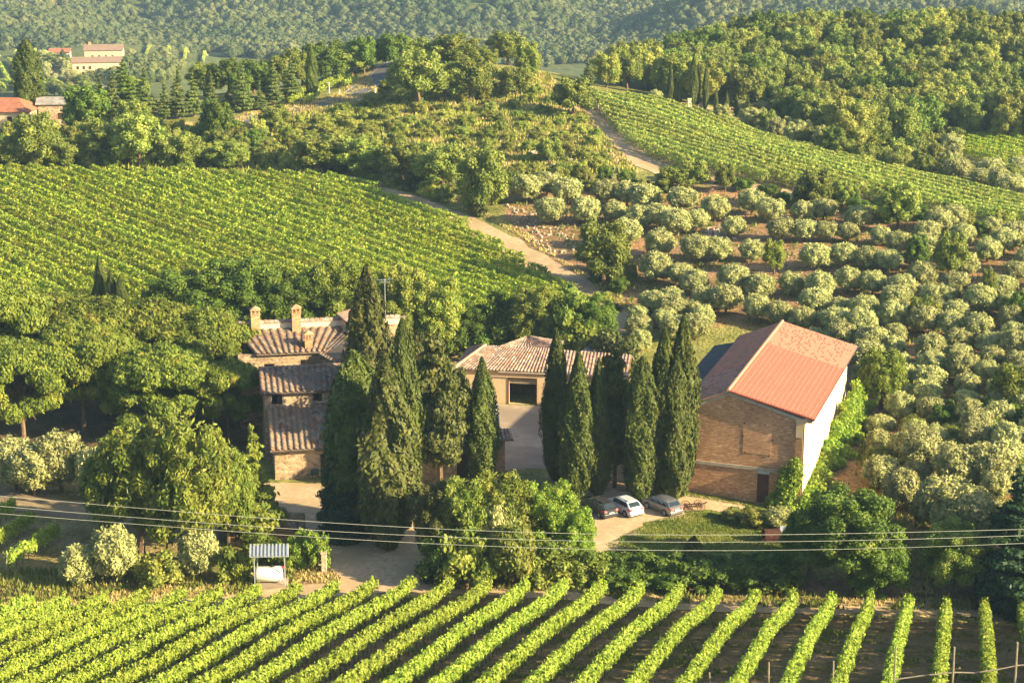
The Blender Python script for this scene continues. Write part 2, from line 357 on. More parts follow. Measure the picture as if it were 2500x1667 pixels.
def sheet(name, P, mat, off=.05, step=.22, jit=.5, seed=1):
    r = np.random.default_rng(seed)
    x0, y0 = P.min(0) - 1; x1, y1 = P.max(0) + 1
    xs = np.arange(x0, x1, step); ys = np.arange(y0, y1, step); X, Y = np.meshgrid(xs, ys)
    ok = inpoly(X + (vnoise(X / 1.5, Y / 1.5, seed) - .5) * 2 * jit, Y + (vnoise(X / 1.5, Y / 1.5, seed + 9) - .5) * 2 * jit, P)
    V = np.stack([X, Y, hgt(X, Y) + off], -1).reshape(-1, 3)
    ii = np.arange(X.size).reshape(X.shape); k = ok[:-1, :-1] & ok[1:, :-1] & ok[:-1, 1:] & ok[1:, 1:]
    Q = np.stack([ii[:-1, :-1], ii[:-1, 1:], ii[1:, 1:], ii[1:, :-1]], -1)[k]
    mb = MB(); mb.add(V, Q); o = mb.obj(name, mat, smooth=True); nm(o, kind='structure'); return o
M['dirt'] = pathmat('dirt_track', (.44, .31, .18), .2, 1.2, c2=(.34, .25, .14))
M['gravel'] = pathmat('gravel', (.46, .33, .20), .25, 2.0, c2=(.38, .28, .16))
M['conc'] = pathmat('worn_concrete', (.34, .27, .20), .22, .8, c2=(.24, .19, .14))
M['asph'] = pathmat('asphalt', (.13, .13, .135), .12, 2.0, c2=(.11, .11, .115))
M['paint'] = plain('white_road_paint', (.7, .68, .62), .7)
TRACK = [(740, 436), (860, 452), (930, 470), (1060, 512), (1170, 560), (1280, 622), (1385, 690), (1470, 755), (1540, 815)]
ribbon('farm_track', TRACK, [3, 4, 4.5, 5, 5, 5], M['dirt'], seed=2)
ribbon('headland_track', [(-150, 1500), (380, 1470), (700, 1450), (1000, 1430), (1300, 1445), (1500, 1462), (1800, 1480), (2200, 1484), (2650, 1505)], [3.5], M['gravel'], seed=3, off=.06)
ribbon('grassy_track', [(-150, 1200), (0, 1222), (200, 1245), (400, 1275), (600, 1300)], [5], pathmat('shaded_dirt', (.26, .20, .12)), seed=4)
ribbon('vineyard_edge_track', [(1395, 245), (1440, 290), (1500, 345), (1560, 392), (1640, 425), (1750, 447), (1870, 466), (1950, 480)], [4, 6, 6, 5, 4], M['dirt'], seed=5)
ribbon('gate_road', [(1690, 262), (1800, 268), (1890, 277), (1990, 305)], [4], M['dirt'], seed=6)
RC, RN, RW = ribbon('country_road', [(430, 328), (560, 303), (640, 288), (740, 268), (820, 249), (868, 228), (905, 203), (932, 180), (952, 163), (972, 152), (1000, 146)], [5.6], M['asph'], seed=7, edge=0, off=.09)
for s_ in (-1, 1):
    V = []
    for w_ in (2.45, 2.6):
        q = RC + RN * s_ * w_; V.append(np.stack([q[:, 0], q[:, 1], hgt(q[:, 0], q[:, 1]) + .10], 1))
    V = np.stack(V, 1); ii = np.arange(len(RC) * 2).reshape(-1, 2)
    mb = MB(); mb.add(V, np.stack([ii[:-1, 0], ii[1:, 0], ii[1:, 1], ii[:-1, 1]], -1)); nm(mb.obj('road_marking', M['paint']), kind='structure')
sheet('gravel_yard', poly([(620, 1182), (830, 1176), (1010, 1195), (1080, 1290), (1075, 1425), (840, 1425), (740, 1350), (690, 1250)]), M['gravel'], off=.05)
sheet('concrete_yard', poly([(1060, 975), (1130, 982), (1345, 992), (1450, 1000), (1450, 1140), (1215, 1150), (1080, 1150)]), M['conc'], jit=.2, off=.05)
sheet('gravel_patch', poly([(1430, 1190), (1560, 1205), (1690, 1215), (1830, 1238), (1840, 1250), (1680, 1250), (1580, 1290), (1480, 1350), (1420, 1360)]), M['gravel'], jit=1.5, off=.045, seed=5)

# ------------------------------------------------------------------ buildings
def wall(mb, p, q, z0, z1, holes=(), th=.35, m=0, side=1, topline=None):
    """wall from plan point p to q; holes (u0,u1,v0,v1) in metres; real thickness towards 'side' (left of p->q = +1)"""
    p = np.array(p, float); q = np.array(q, float); Lw = np.linalg.norm(q - p); d = (q - p) / Lw; n = np.array([-d[1], d[0]]) * side * th
    us = sorted({0, Lw, *[h[0] for h in holes], *[h[1] for h in holes]}); vs = sorted({z0, z1, *[h[2] for h in holes], *[h[3] for h in holes]})
    def cell(i, j):
        if i < 0 or j < 0 or i >= len(us) - 1 or j >= len(vs) - 1: return None
        cu = (us[i] + us[i + 1]) / 2; cv = (vs[j] + vs[j + 1]) / 2
        return not any(h[0] < cu < h[1] and h[2] < cv < h[3] for h in holes)
    def pt(u, v, k): return (p[0] + d[0] * u + n[0] * k, p[1] + d[1] * u + n[1] * k, v)
    for i in range(len(us) - 1):
        for j in range(len(vs) - 1):
            if not cell(i, j): continue
            a, b, c, e = us[i], us[i + 1], vs[j], vs[j + 1]
            mb.add([pt(a, c, 0), pt(b, c, 0), pt(b, e, 0), pt(a, e, 0)], [(0, 1, 2, 3)], m=m)
            mb.add([pt(a, c, 1), pt(b, c, 1), pt(b, e, 1), pt(a, e, 1)], [(3, 2, 1, 0)], m=m)
            if not cell(i - 1, j): mb.add([pt(a, c, 0), pt(a, c, 1), pt(a, e, 1), pt(a, e, 0)], [(3, 2, 1, 0)], m=m)
            if not cell(i + 1, j): mb.add([pt(b, c, 0), pt(b, c, 1), pt(b, e, 1), pt(b, e, 0)], [(0, 1, 2, 3)], m=m)
            if not cell(i, j - 1): mb.add([pt(a, c, 0), pt(b, c, 0), pt(b, c, 1), pt(a, c, 1)], [(3, 2, 1, 0)], m=m)
            if not cell(i, j + 1): mb.add([pt(a, e, 0), pt(b, e, 0), pt(b, e, 1), pt(a, e, 1)], [(0, 1, 2, 3)], m=m)
def gable(mb, p, q, z, apex, m=0, th=.35, side=1):
    p = np.array([*p, z]); q = np.array([*q, z]); a = np.array(apex, float); d = (q - p)[:2]; d = d / np.linalg.norm(d); n = np.array([-d[1], d[0], 0]) * side * th
    V = [p, q, a, p + n, q + n, a + n]; mb.add(V, [(0, 3, 4, 1), (1, 4, 5, 2), (2, 5, 3, 0)], [(0, 1, 2), (5, 4, 3)], m=m)
def slab(mb, P, th=.12, m=0):
    P = np.array(P, float); n = np.cross(P[1] - P[0], P[-1] - P[0]); n /= np.linalg.norm(n)
    if n[2] < 0: n = -n
    k = len(P); V = np.concatenate([P, P - n * th])
    if k == 4: mb.add(V, [(0, 1, 2, 3), (7, 6, 5, 4)] + [(i, i + 4, (i + 1) % 4 + 4, (i + 1) % 4) for i in range(4)], m=m)
    else: mb.add(V, [(i, i + 3, (i + 1) % 3 + 3, (i + 1) % 3) for i in range(3)], [(0, 1, 2), (5, 4, 3)], m=m)
def tiles(mb, el, er, tr, tl, pitch=.5, course=.42, amp=.085, seed=0, m=0, th=.14, step=.045):
    """roof plane of barrel tiles: eave left/right, top right/left. Real corrugated relief."""
    el, er, tr, tl = [np.array(a, float) for a in (el, er, tr, tl)]
    wl = np.linalg.norm(er - el); hl = np.linalg.norm((tl + tr) / 2 - (el + er) / 2)
    nu = max(2, int(round(wl / pitch))) ; nc = max(2, int(round(hl / course))); r = np.random.default_rng(seed)
    nrm = np.cross(er - el, tl - el); nrm /= np.linalg.norm(nrm)
    if nrm[2] < 0: nrm = -nrm
    ks = 6; u = np.linspace(0, 1, nu * ks + 1); ph = (np.arange(nu * ks + 1) % ks) / ks
    prof = np.where(ph < .62, np.sin(ph / .62 * pi) ** .7, -.25 * np.sin((ph - .62) / .38 * pi))
    rows = []; prev = None
    jc = np.repeat(r.normal(0, .012, (nc, nu)), ks, axis=1); jc = np.concatenate([jc, jc[:, -1:]], 1)
    sc = np.repeat(r.normal(0, .05, (nc, nu)), ks, axis=1); sc = np.concatenate([sc, sc[:, -1:]], 1)
    for c in range(nc):
        for e_ in (0, 1):
            v = (c + e_) / nc; vv = np.clip(v + (sc[c] / nc if (e_ == 0 and c > 0) else 0), 0, 1)
            L_ = el + (tl - el) * vv[..., None] if hasattr(vv, 'shape') else None
            R_ = er + (tr - er) * vv[..., None]
            P = L_ + (R_ - L_) * u[:, None]
            off = amp * prof + jc[c] + (step if e_ == 0 else 0)
            rows.append(P + nrm * (off[:, None] + .02))
    V = np.concatenate(rows); n = len(u); R = len(rows)
    Q = np.array([(i * n + k, i * n + k + 1, (i + 1) * n + k + 1, (i + 1) * n + k) for i in range(R - 1) for k in range(n - 1)])
    mb.add(V, Q, m=m); slab(mb, [el, er, tr, tl], th, m=m)

def stonemat(name, cs, mortar, scale=1.6, sq=.62, br=True):
    m, nt, b, L = newmat(name)
    tc = ND(nt, 'ShaderNodeTexCoord'); mp = ND(nt, 'ShaderNodeMapping'); L.new(tc.outputs['Object'], mp.inputs[0]); mp.inputs['Scale'].default_value = (scale, scale, scale / sq)
    v = ND(nt, 'ShaderNodeTexVoronoi'); v.inputs['Scale'].default_value = 1.6; L.new(mp.outputs[0], v.inputs[0])
    v2 = ND(nt, 'ShaderNodeTexVoronoi', feature='DISTANCE_TO_EDGE'); v2.inputs['Scale'].default_value = 1.6; L.new(mp.outputs[0], v2.inputs[0])
    sp = ND(nt, 'ShaderNodeSeparateColor'); L.new(v.outputs['Color'], sp.inputs[0])
    c = ramp(nt, sp.outputs[0], [(0, cs[0]), (.5, cs[1]), (1, cs[2])]).outputs[0]
    f = ramp(nt, v2.outputs[0], [(0, (0, 0, 0)), (.09, (1, 1, 1))]).outputs[0]
    n = noise(nt, .5, 4); d = ramp(nt, n.outputs[0], [(.3, (.75, .75, .75)), (.7, (1.1, 1.1, 1.1))]).outputs[0]
    L.new(mixc(nt, mixc(nt, mortar, c, f), d, 1.0, 'MULTIPLY'), b.inputs['Base Color']); b.inputs['Roughness'].default_value = .9
    bump(nt, b, v2.outputs[0], .7, .08); return m
def brickmat(name, g=1.0):
    m, nt, b, L = newmat(name)
    tc = ND(nt, 'ShaderNodeTexCoord'); mp = ND(nt, 'ShaderNodeMapping'); mp.inputs['Rotation'].default_value = (radians(90), 0, 0)
    sx = ND(nt, 'ShaderNodeSeparateXYZ'); L.new(tc.outputs['Object'], sx.inputs[0]); cx = ND(nt, 'ShaderNodeCombineXYZ')
    ad = ND(nt, 'ShaderNodeMath', operation='SUBTRACT'); L.new(sx.outputs[0], ad.inputs[0]); L.new(sx.outputs[1], ad.inputs[1])
    L.new(ad.outputs[0], cx.inputs[0]); L.new(sx.outputs[2], cx.inputs[1])
    k = ND(nt, 'ShaderNodeTexBrick'); L.new(cx.outputs[0], k.inputs['Vector']); k.inputs['Scale'].default_value = 1.0
    k.inputs['Brick Width'].default_value = .42; k.inputs['Row Height'].default_value = .13; k.inputs['Mortar Size'].default_value = .012
    k.inputs['Color1'].default_value = (.36 * g, .17 * g, .085 * g, 1); k.inputs['Color2'].default_value = (.50 * g, .27 * g, .14 * g, 1); k.inputs['Mortar'].default_value = (.42, .30, .19, 1)
    n = noise(nt, .45, 5); d = ramp(nt, n.outputs[0], [(.3, (.72, .72, .72)), (.7, (1.12, 1.1, 1.05))]).outputs[0]
    n2 = noise(nt, 5, 3); mp2 = ND(nt, 'ShaderNodeMapping'); mp2.inputs['Scale'].default_value = (.35, .35, 2.2); L.new(tc.outputs['Object'], mp2.inputs[0]); L.new(mp2.outputs[0], n2.inputs['Vector'])
    hl = ramp(nt, n2.outputs[0], [(.55, (0, 0, 0)), (.66, (1, 1, 1))]).outputs[0]
    c = mixc(nt, k.outputs[0], (.68, .46, .26), hl)
    L.new(mixc(nt, c, d, 1.0, 'MULTIPLY'), b.inputs['Base Color']); b.inputs['Roughness'].default_value = .9
    bump(nt, b, k.outputs['Fac'], -.4, .02); return m
def tilemat(name, cs, scale=2.2):
    m, nt, b, L = newmat(name)
    tc = ND(nt, 'ShaderNodeTexCoord'); v = ND(nt, 'ShaderNodeTexVoronoi'); v.inputs['Scale'].default_value = scale; L.new(tc.outputs['Object'], v.inputs[0])
    sp = ND(nt, 'ShaderNodeSeparateColor'); L.new(v.outputs['Color'], sp.inputs[0])
    c = ramp(nt, sp.outputs[0], [(i / (len(cs) - 1), q) for i, q in enumerate(cs)]).outputs[0]
    n = noise(nt, 1.1, 6); c2 = mixc(nt, c, (.16, .145, .12), ramp(nt, n.outputs[0], [(.45, (0, 0, 0)), (.68, (.8, .8, .8))]).outputs[0])
    L.new(c2, b.inputs['Base Color']); b.inputs['Roughness'].default_value = .9
    n3 = noise(nt, 9, 3); bump(nt, b, n3.outputs[0], .4, .03); return m
M['stone'] = stonemat('rubble_stone', [(.20, .14, .09), (.33, .24, .15), (.44, .33, .22)], (.34, .26, .17))
M['stonel'] = stonemat('pale_rubble_stone', [(.34, .26, .18), (.48, .38, .26), (.58, .47, .34)], (.5, .4, .28))
M['brick'] = brickmat('old_brick')
M['tile'] = tilemat('weathered_barrel_tiles', [(.10, .075, .055), (.22, .15, .10), (.19, .10, .06), (.30, .22, .16), (.14, .115, .095)])
M['tiler'] = tilemat('mixed_red_tiles', [(.30, .14, .085), (.38, .27, .21), (.18, .12, .09), (.42, .33, .27), (.34, .16, .10)], 2.6)
M['tileg'] = tilemat('grey_stone_slabs', [(.20, .19, .18), (.33, .31, .28), (.26, .24, .23)], 1.5)
M['plaster'] = plain('cream_plaster', (.56, .42, .26), .85, var=.08, scale=.8)
M['cream'] = plain('pale_render', (.62, .52, .36), .8, var=.05, scale=.6)
M['concr'] = plain('weathered_concrete', (.36, .31, .24), .9, var=.2, scale=1.5)
M['dark'] = plain('hole_shade_dark', (.02, .018, .015), .9)
M['door'] = plain('brown_door', (.10, .045, .03), .7, var=.2)
M['darkdoor'] = plain('dark_timber_door', (.045, .022, .018), .8, var=.2)
M['zinc'] = plain('zinc_sheet', (.40, .44, .48), .5, .3, var=.1, spec=.4)
M['slate'] = plain('dark_corrugated_sheet', (.065, .075, .085), .7, var=.25, scale=1)
M['white'] = plain('white_panel', (.75, .74, .70), .6, var=.06)
M['gutter'] = plain('dark_gutter', (.05, .04, .035), .6)
M['chim'] = brickmat('chimney_brick'); 

def redroof(name, c1, c2, line, old=0):
    m, nt, b, L = newmat(name); b.inputs['Specular IOR Level'].default_value = .05
    n = noise(nt, 1.2, 6); n2 = noise(nt, 6, 4)
    c = ramp(nt, n2.outputs[0], [(.35, c1), (.65, c2)]).outputs[0]
    if old: c = mixc(nt, c, (.20, .13, .10), ramp(nt, n.outputs[0], [(.45, (0, 0, 0)), (.7, (1, 1, 1))]).outputs[0])
    L.new(c, b.inputs['Base Color']); b.inputs['Roughness'].default_value = .85; bump(nt, b, n2.outputs[0], .3, .03); return m
M['red'] = redroof('new_red_tiles', (.31, .095, .065), (.39, .135, .092), 0)
M['redold'] = redroof('old_pink_tiles', (.34, .14, .095), (.42, .21, .145), 0)
M['redgrey'] = redroof('lichened_red_tiles', (.36, .17, .11), (.44, .26, .19), 0, 1)
M['seam'] = plain('pale_mortar_line', (.48, .27, .19), .8)

def lerp(a, b, t): return np.array(a) + (np.array(b) - np.array(a)) * t
# --- the brick barn
def barn():
    BL = np.array([17.75, 179.24]); BR = np.array([29.07, 175.37]); b = np.array([sin(radians(18.6)), cos(radians(18.6))]); Lb = 29.0
    n = (BR - BL) / np.linalg.norm(BR - BL); Wf = np.linalg.norm(BR - BL); hw = 8.9; zr = 11.2; ur = 4.3
    TL, TR = BL + b * Lb, BR + b * Lb; RF = BL + n * ur; RB = RF + b * Lb
    root = empty('brick_barn', (*((BL + BR + TL + TR) / 4), 0)); nm(root, 'tall brick barn with red tiled roof and cream side wall, right of the cypresses', 'barn')
    c0 = np.array([*((BL + BR + TL + TR) / 4), 0])
    def O(mb, name, mat, par=root):
        for i in range(len(mb.v)): mb.v[i] = mb.v[i] - (c0 if par is root or par.parent is root else c0)
        return mb.obj(name, mat, par)
    zb = -1.6
    door = (7.5, 8.7, -.3, 2.8)
    mb = MB(); wall(mb, BL, BR, zb, hw, [door], .4); gable(mb, BL, BR, hw, (RF[0], RF[1], zr - .12), th=.4)
    O(mb, 'brick_gable_wall', M['brick'])
    mb = MB(); wall(mb, BR + b * .4, TR, zb, hw, [], .4); O(mb, 'cream_side_wall', M['cream'])
    mb = MB(); wall(mb, TL, BL + b * .4, zb, hw, [], .4); wall(mb, TR - n * .41, TL + n * .41, zb, hw, [], .4); gable(mb, TR, TL, hw, (RB[0], RB[1], zr - .12), th=.4)
    O(mb, 'rear_wall', M['brick'])
    bd = lambda u, v, z: np.array([*(BL + n * u - b * v * 0 + np.array([n[1], -n[0]]) * v), z])   # v = out of the gable wall
    mb = MB(); mb.obox(bd(0, .02, 3.4), bd(Wf, .02, 3.25), .16, .34); O(mb, 'concrete_band', M['concr'])
    mb = MB(); mb.obox(bd(0, .03, hw - .02), bd(ur, .03, zr - .22), .3, .34); mb.obox(bd(ur, .03, zr - .22), bd(Wf, .03, hw - .02), .3, .34); O(mb, 'concrete_rake_beam', M['concr'])
    mb = MB(); mb.box(0, 1, 0, 1, 0, 1); mb = MB(); mb.obox(bd(Wf - .7, .02, 7.9), bd(Wf + .05, .02, 7.9), .34, 1.7); mb.obox(bd(Wf - .8, .05, 8.85), bd(Wf + .9, .05, 8.85), .3, .35); O(mb, 'corner_bracket', M['plaster'])
    mb = MB(); mb.obox(bd(5.9, .0, 6.35), bd(8.8, .0, 6.35), .05, 3.0); O(mb, 'brick_infill_panel', brickmat('repointed_brick', 1.22))
    for u, z in ((6.0, 8.0), (8.1, 8.0), (5.9, 6.6), (8.9, 6.5), (6.2, 4.9), (8.6, 4.8)): mb = MB(); mb.obox(bd(u - .06, .01, z), bd(u + .06, .01, z), .1, .14); O(mb, 'tie_hole_shade', M['dark'])  # near-black raised blocks stand in for the shade inside small holes
    mb = MB(); mb.obox(bd(door[0] - .05, -.2, 1.25), bd(door[1] + .05, -.2, 1.25), .08, 3.08)
    for k in range(4): mb.obox(bd(door[0] + .04 + .3 * k, -.15, 1.25), bd(door[0] + .26 + .3 * k, -.15, 1.25), .03, 2.9)
    d = O(mb, 'door', M['door'])
    mb = MB(); mb.obox(bd(door[0] + .12, -.11, 1.3), bd(door[0] + .12, -.11, 1.5), .05, .05); O(mb, 'handle', M['gutter'], d)
    mb = MB(); mb.obox(bd(door[0] - .02, .03, 2.98), bd(door[1] + .02, .03, 2.98), .1, .3); O(mb, 'door_lintel', M['zinc'])
    for s, (wu, wv) in (('R', (.95, .4)),):
        pass
    # roof
    def rp(P, off, z): return np.array([*(P + off), z])
    f_, k_ = -b * .35, b * .35
    eR = n * 1.0; zE = 9.62
    eRF = np.array([*(BR + n * 1.05 - b * .35), 9.15]); eRB = np.array([*(TR + n * 1.05 + b * .2), 9.15])
    rF = rp(RF, f_, zr + .12); rB = rp(RB, k_, zr + .12)
    eLF = np.array([*(BL - n * .6 - b * .35), 9.2]); eLB = np.array([*(TL - n * .6 + b * .35), 9.2])
    lift = np.array([0, 0, .12])
    mb = MB(); slab(mb, [eRF, lerp(eRF, eRB, .66), lerp(rF, rB, .66), rF], .14); roof = O(mb, 'roof', M['red'])
    mb = MB(); slab(mb, [lerp(eRF, eRB, .661), eRB, rB, lerp(rF, rB, .661)], .17); 
    rg = np.random.default_rng(3)
    for i in range(150):
        u, v = rg.uniform(.67, .99), rg.uniform(.03, .97); a = lerp(lerp(eRF, eRB, u), lerp(rF, rB, u), v) + [0, 0, .03]; c = lerp(lerp(eRF, eRB, min(u + .02, .995)), lerp(rF, rB, min(u + .02, .995)), v) + [0, 0, .03]
        mb.obox(a, c, .14, .04)
    O(mb, 'old_tile_roof_patch', M['redold'])
    mb = MB(); slab(mb, [lerp(eLF, eLB, .37), eLB, rB, lerp(rF, rB, .37)][::-1], .14); O(mb, 'left_roof_slope', redroof('faded_red_tiles', (.36, .13, .08), (.46, .2, .13), 0, .5))
    mb = MB(); slab(mb, [eLF, lerp(eLF, eLB, .37), lerp(rF, rB, .37), rF][::-1], .17)
    for i in range(120):
        u, v = rg.uniform(.01, .36), rg.uniform(.03, .97); a = lerp(lerp(eLF, eLB, u), lerp(rF, rB, u), v) + [0, 0, .04]; c = lerp(lerp(eLF, eLB, u + .02), lerp(rF, rB, u + .02), v) + [0, 0, .04]
        mb.obox(a, c, .14, .05)
    O(mb, 'lichened_roof_patch', M['redgrey'])
    mb = MB()
    for i in range(1, 18):
        v = i / 18; a = lerp(eRF, rF, v) + [0, 0, .02]; c = lerp(lerp(eRF, eRB, .658), lerp(rF, rB, .658), v) + [0, 0, .02]
        mid = lerp(a, c, .5) + [rg.normal(0, .05), 0, 0]; mb.obox(a, mid, .06, .012); mb.obox(mid, c, .06, .012)
    O(mb, 'roof_seam', M['seam'])
    mb = MB()
    for i in range(60):
        a = lerp(rF, rB, i / 60) + [0, 0, .06]; c = lerp(rF, rB, (i + 1.08) / 60) + [0, 0, .03]; mb.tube([a, c], [.17, .14], 6)
    O(mb, 'ridge_tiles', M['seam'])
    mb = MB()
    for i in range(28):
        a = lerp(eRF, rF, i / 28); mb.obox(a + [-b[0] * .05, -b[1] * .05, .03], a + [b[0] * .3, b[1] * .3, .03], .3, .1)
    O(mb, 'verge_tiles', M['red'])
    mb = MB(); mb.tube([eRF + [0, 0, -.12], eRB + [0, 0, -.12]], .08, 6); mb.tube([eRF + [0, 0, -.12], bd(Wf + .12, .05, 8.6), bd(Wf + .1, .12, 8.3), bd(Wf + .1, .12, 0)], .06, 6); mb.tube([eLF + [0, 0, -.08], eLB + [0, 0, -.08]], .13, 6); O(mb, 'gutter', M['gutter'])
    # lean-to behind the cypress
    A = np.array([*(BL - n * .25 + b * 1.0), 8.95]); B_ = np.array([*(TL - n * .25 - b * 1.5), 8.95]); A2 = np.array([*(BL - n * 3.2 + b * 1.0), 8.2]); B2 = np.array([*(TL - n * 3.2 - b * 1.5), 8.2])
    mb = MB(); slab(mb, [A2, B2, B_, A][::-1], .12)
    for i in range(90):
        a = lerp(A, B_, (i + .5) / 90) + [0, 0, .0]; c = lerp(A2, B2, (i + .5) / 90); mb.obox(a + [0, 0, .02], c + [0, 0, .02], .12, .06)
    lt = O(mb, 'lean_to_roof', M['slate'])
    mb = MB()
    for i, (u, v, w_) in enumerate(((.36, .45, .8), (.37, .7, .9), (.345, .8, .7), (.33, .6, .6), (.35, .35, .5), (.325, .85, .5))):
        a = lerp(lerp(A, B_, u), lerp(A2, B2, u), v) + [0, 0, .07]; c = lerp(lerp(A, B_, u + .03), lerp(A2, B2, u + .03), v) + [0, 0, .07]; mb.obox(a, c, w_ * .8, .03)
    O(mb, 'white_roof_sheet', M['white'])
    mb = MB(); wall(mb, B2[:2] + n * .2, A2[:2] + n * .2, zb, 8.1, [], .2); wall(mb, A2[:2] + n * .4, A[:2] - n * .4, zb, 8.15, [], .2, side=1); O(mb, 'lean_to_wall', M['brick'])
barn()

# --- the farmhouse, three stepped blocks
ah = radians(10); HO = np.array([-24.8, 182.9]); HU = np.array([cos(ah), sin(ah)]); HV = np.array([-sin(ah), cos(ah)])
def hp(u, v, z=None):
    q = HO + HU * u + HV * v
    return q if z is None else np.array([q[0], q[1], z])
def chimney(par, c0, u, v, z0, z1, w=.75, frame=hp):
    mb = MB(); a = frame(u, v, 0)
    def blk(x0, x1, y0, y1, za, zb_):
        V = [frame(u + x, v + y, z) for x in (x0, x1) for y in (y0, y1) for z in (za, zb_)]
        mb.add(V, [(0, 1, 3, 2), (4, 6, 7, 5), (0, 4, 5, 1), (2, 3, 7, 6), (0, 2, 6, 4), (1, 5, 7, 3)])
    h = w / 2; zt = z1 - .95
    blk(-h, h, -h, h, z0, zt - .1); blk(-h - .06, h + .06, -h - .06, h + .06, zt - .1, zt)
    for x in (-h, -.06, h - .12):
        for y in (-h, h - .14): blk(x, x + .14, y, y + .14, zt, zt + .42)
    blk(-h - .04, h + .04, -h - .04, h + .04, zt + .42, zt + .48)
    P = [frame(u - h - .12, v - h - .12, zt + .5), frame(u + h + .12, v - h - .12, zt + .5), frame(u + h + .12, v + h + .12, zt + .5), frame(u - h - .12, v + h + .12, zt + .5), frame(u, v, z1)]
    mb.add(P, None, [(0, 1, 4), (1, 2, 4), (2, 3, 4), (3, 0, 4)])
    mb.v = [q - c0 for q in mb.v]
    return mb.obj('chimney', M['chim'], par)
def farmhouse():
    c0 = hp(8, 10, 0); root = empty('stone_farmhouse', c0)
    nm(root, 'stone farmhouse of stepped blocks with barrel-tile roofs and brick chimneys', 'farmhouse')
    def O(mb, name, mat, par=root, smooth=False):
        mb.v = [q - c0 for q in mb.v]; return mb.obj(name, mat, par, smooth)
    LU = 19
    # block A
    mb = MB(); wall(mb, hp(0, 0), hp(LU, 0), -.5, 3.25, [(4.75, 7.4, .02, 2.55)], .45); wall(mb, hp(0, 6), hp(0, .45), -.5, 3.25, [], .45); wall(mb, hp(LU, .45), hp(LU, 6), -.5, 3.25, [], .45)
    V = [hp(0, 0, 3.25), hp(0, 6, 3.25), hp(0, 6, 6.05)]; mb.add(V + [q + [HU[0] * .45, HU[1] * .45, 0] for q in V], [(0, 3, 4, 1), (1, 4, 5, 2), (2, 5, 3, 0)], [(0, 1, 2), (5, 4, 3)])
    O(mb, 'front_wall', M['stone'])
    mb = MB(); tiles(mb, hp(-.45, -.5, 3.3), hp(LU + .3, -.5, 3.3), hp(LU + .3, 6, 6.25), hp(-.45, 6, 6.25), seed=1, pitch=.62, course=.5, amp=.13); O(mb, 'lower_roof', M['tile'])
    mb = MB(); mb.obox(hp(4.75, .25, 1.28), hp(7.4, .25, 1.28), .08, 2.54)
    for k in range(9): mb.obox(hp(4.8 + k * .29, .19, 1.28), hp(5.05 + k * .29, .19, 1.28), .03, 2.5)
    O(mb, 'barn_door', M['darkdoor'])
    mb = MB(); mb.tube([hp(-.3, -.6, 3.2), hp(LU, -.6, 3.2)], .07, 6); O(mb, 'gutter', M['gutter'])
    # block B
    wins = [(.75, 1.85, 6.35, 7.45), (5.15, 6.1, 6.5, 7.4), (11, 11.9, 6.5, 7.4)]
    mb = MB(); wall(mb, hp(-.6, 6.05), hp(LU, 6.05), 0, 7.75, wins, .45); wall(mb, hp(-.6, 14.5), hp(-.6, 6.5), -.6, 7.75, [], .45); wall(mb, hp(LU, 6.5), hp(LU, 14.5), -.6, 7.75, [], .45)
    V = [hp(-.6, 6.05, 7.75), hp(-.6, 14.5, 7.75), hp(-.6, 10.3, 9.05)]; mb.add(V + [q + [HU[0] * .45, HU[1] * .45, 0] for q in V], [(0, 3, 4, 1), (1, 4, 5, 2), (2, 5, 3, 0)], [(0, 1, 2), (5, 4, 3)])
    wall(mb, hp(LU - .46, 14.5), hp(-.14, 14.5), -.6, 7.75, [], .4, side=-1)
    O(mb, 'middle_wall', M['stone'])
    mb = MB(); tiles(mb, hp(-1.0, 5.6, 7.75), hp(LU + .3, 5.6, 7.75), hp(LU + .3, 10.3, 9.25), hp(-1.0, 10.3, 9.25), seed=2, pitch=.62, course=.5, amp=.13)
    tiles(mb, hp(LU + .3, 15, 7.75), hp(-1.0, 15, 7.75), hp(-1.0, 10.32, 9.25), hp(LU + .3, 10.32, 9.25), seed=3, pitch=.62, course=.5, amp=.13)
    for i in range(32): mb.tube([hp(-1 + i * .62, 10.3, 9.33), hp(-.33 + i * .62, 10.3, 9.29)], [.2, .16], 6)
    O(mb, 'middle_roof', M['tile'])
    mb = MB(); mb.tube([hp(-1, 5.48, 7.7), hp(LU, 5.48, 7.7)], .07, 6); O(mb, 'gutter', M['gutter'])
    for w in wins:
        mb = MB()
        for a, b_, c, d in ((w[0], w[1], w[2], w[2] + .07), (w[0], w[1], w[3] - .07, w[3]), (w[0], w[0] + .07, w[2], w[3]), (w[1] - .07, w[1], w[2], w[3]), ((w[0] + w[1]) / 2 - .03, (w[0] + w[1]) / 2 + .03, w[2], w[3])):
            mb.obox(hp(a, 6.25, (c + d) / 2), hp(b_, 6.25, (c + d) / 2), .06, d - c)
        wf = O(mb, 'window', M['darkdoor']); mb = MB(); mb.obox(hp(w[0], 6.3, (w[2] + w[3]) / 2), hp(w[1], 6.3, (w[2] + w[3]) / 2), .03, w[3] - w[2])
        O(mb, 'pane', plain('window_glass', (.03, .04, .045), .15, spec=.6), wf)
        mb = MB(); mb.obox(hp(w[0] - .1, 5.98, w[2] - .05), hp(w[1] + .1, 5.98, w[2] - .05), .2, .09); O(mb, 'sill', M['concr'], wf)
    # block C
    cwn = [(2.9, 4.05, 6.95, 7.6)]
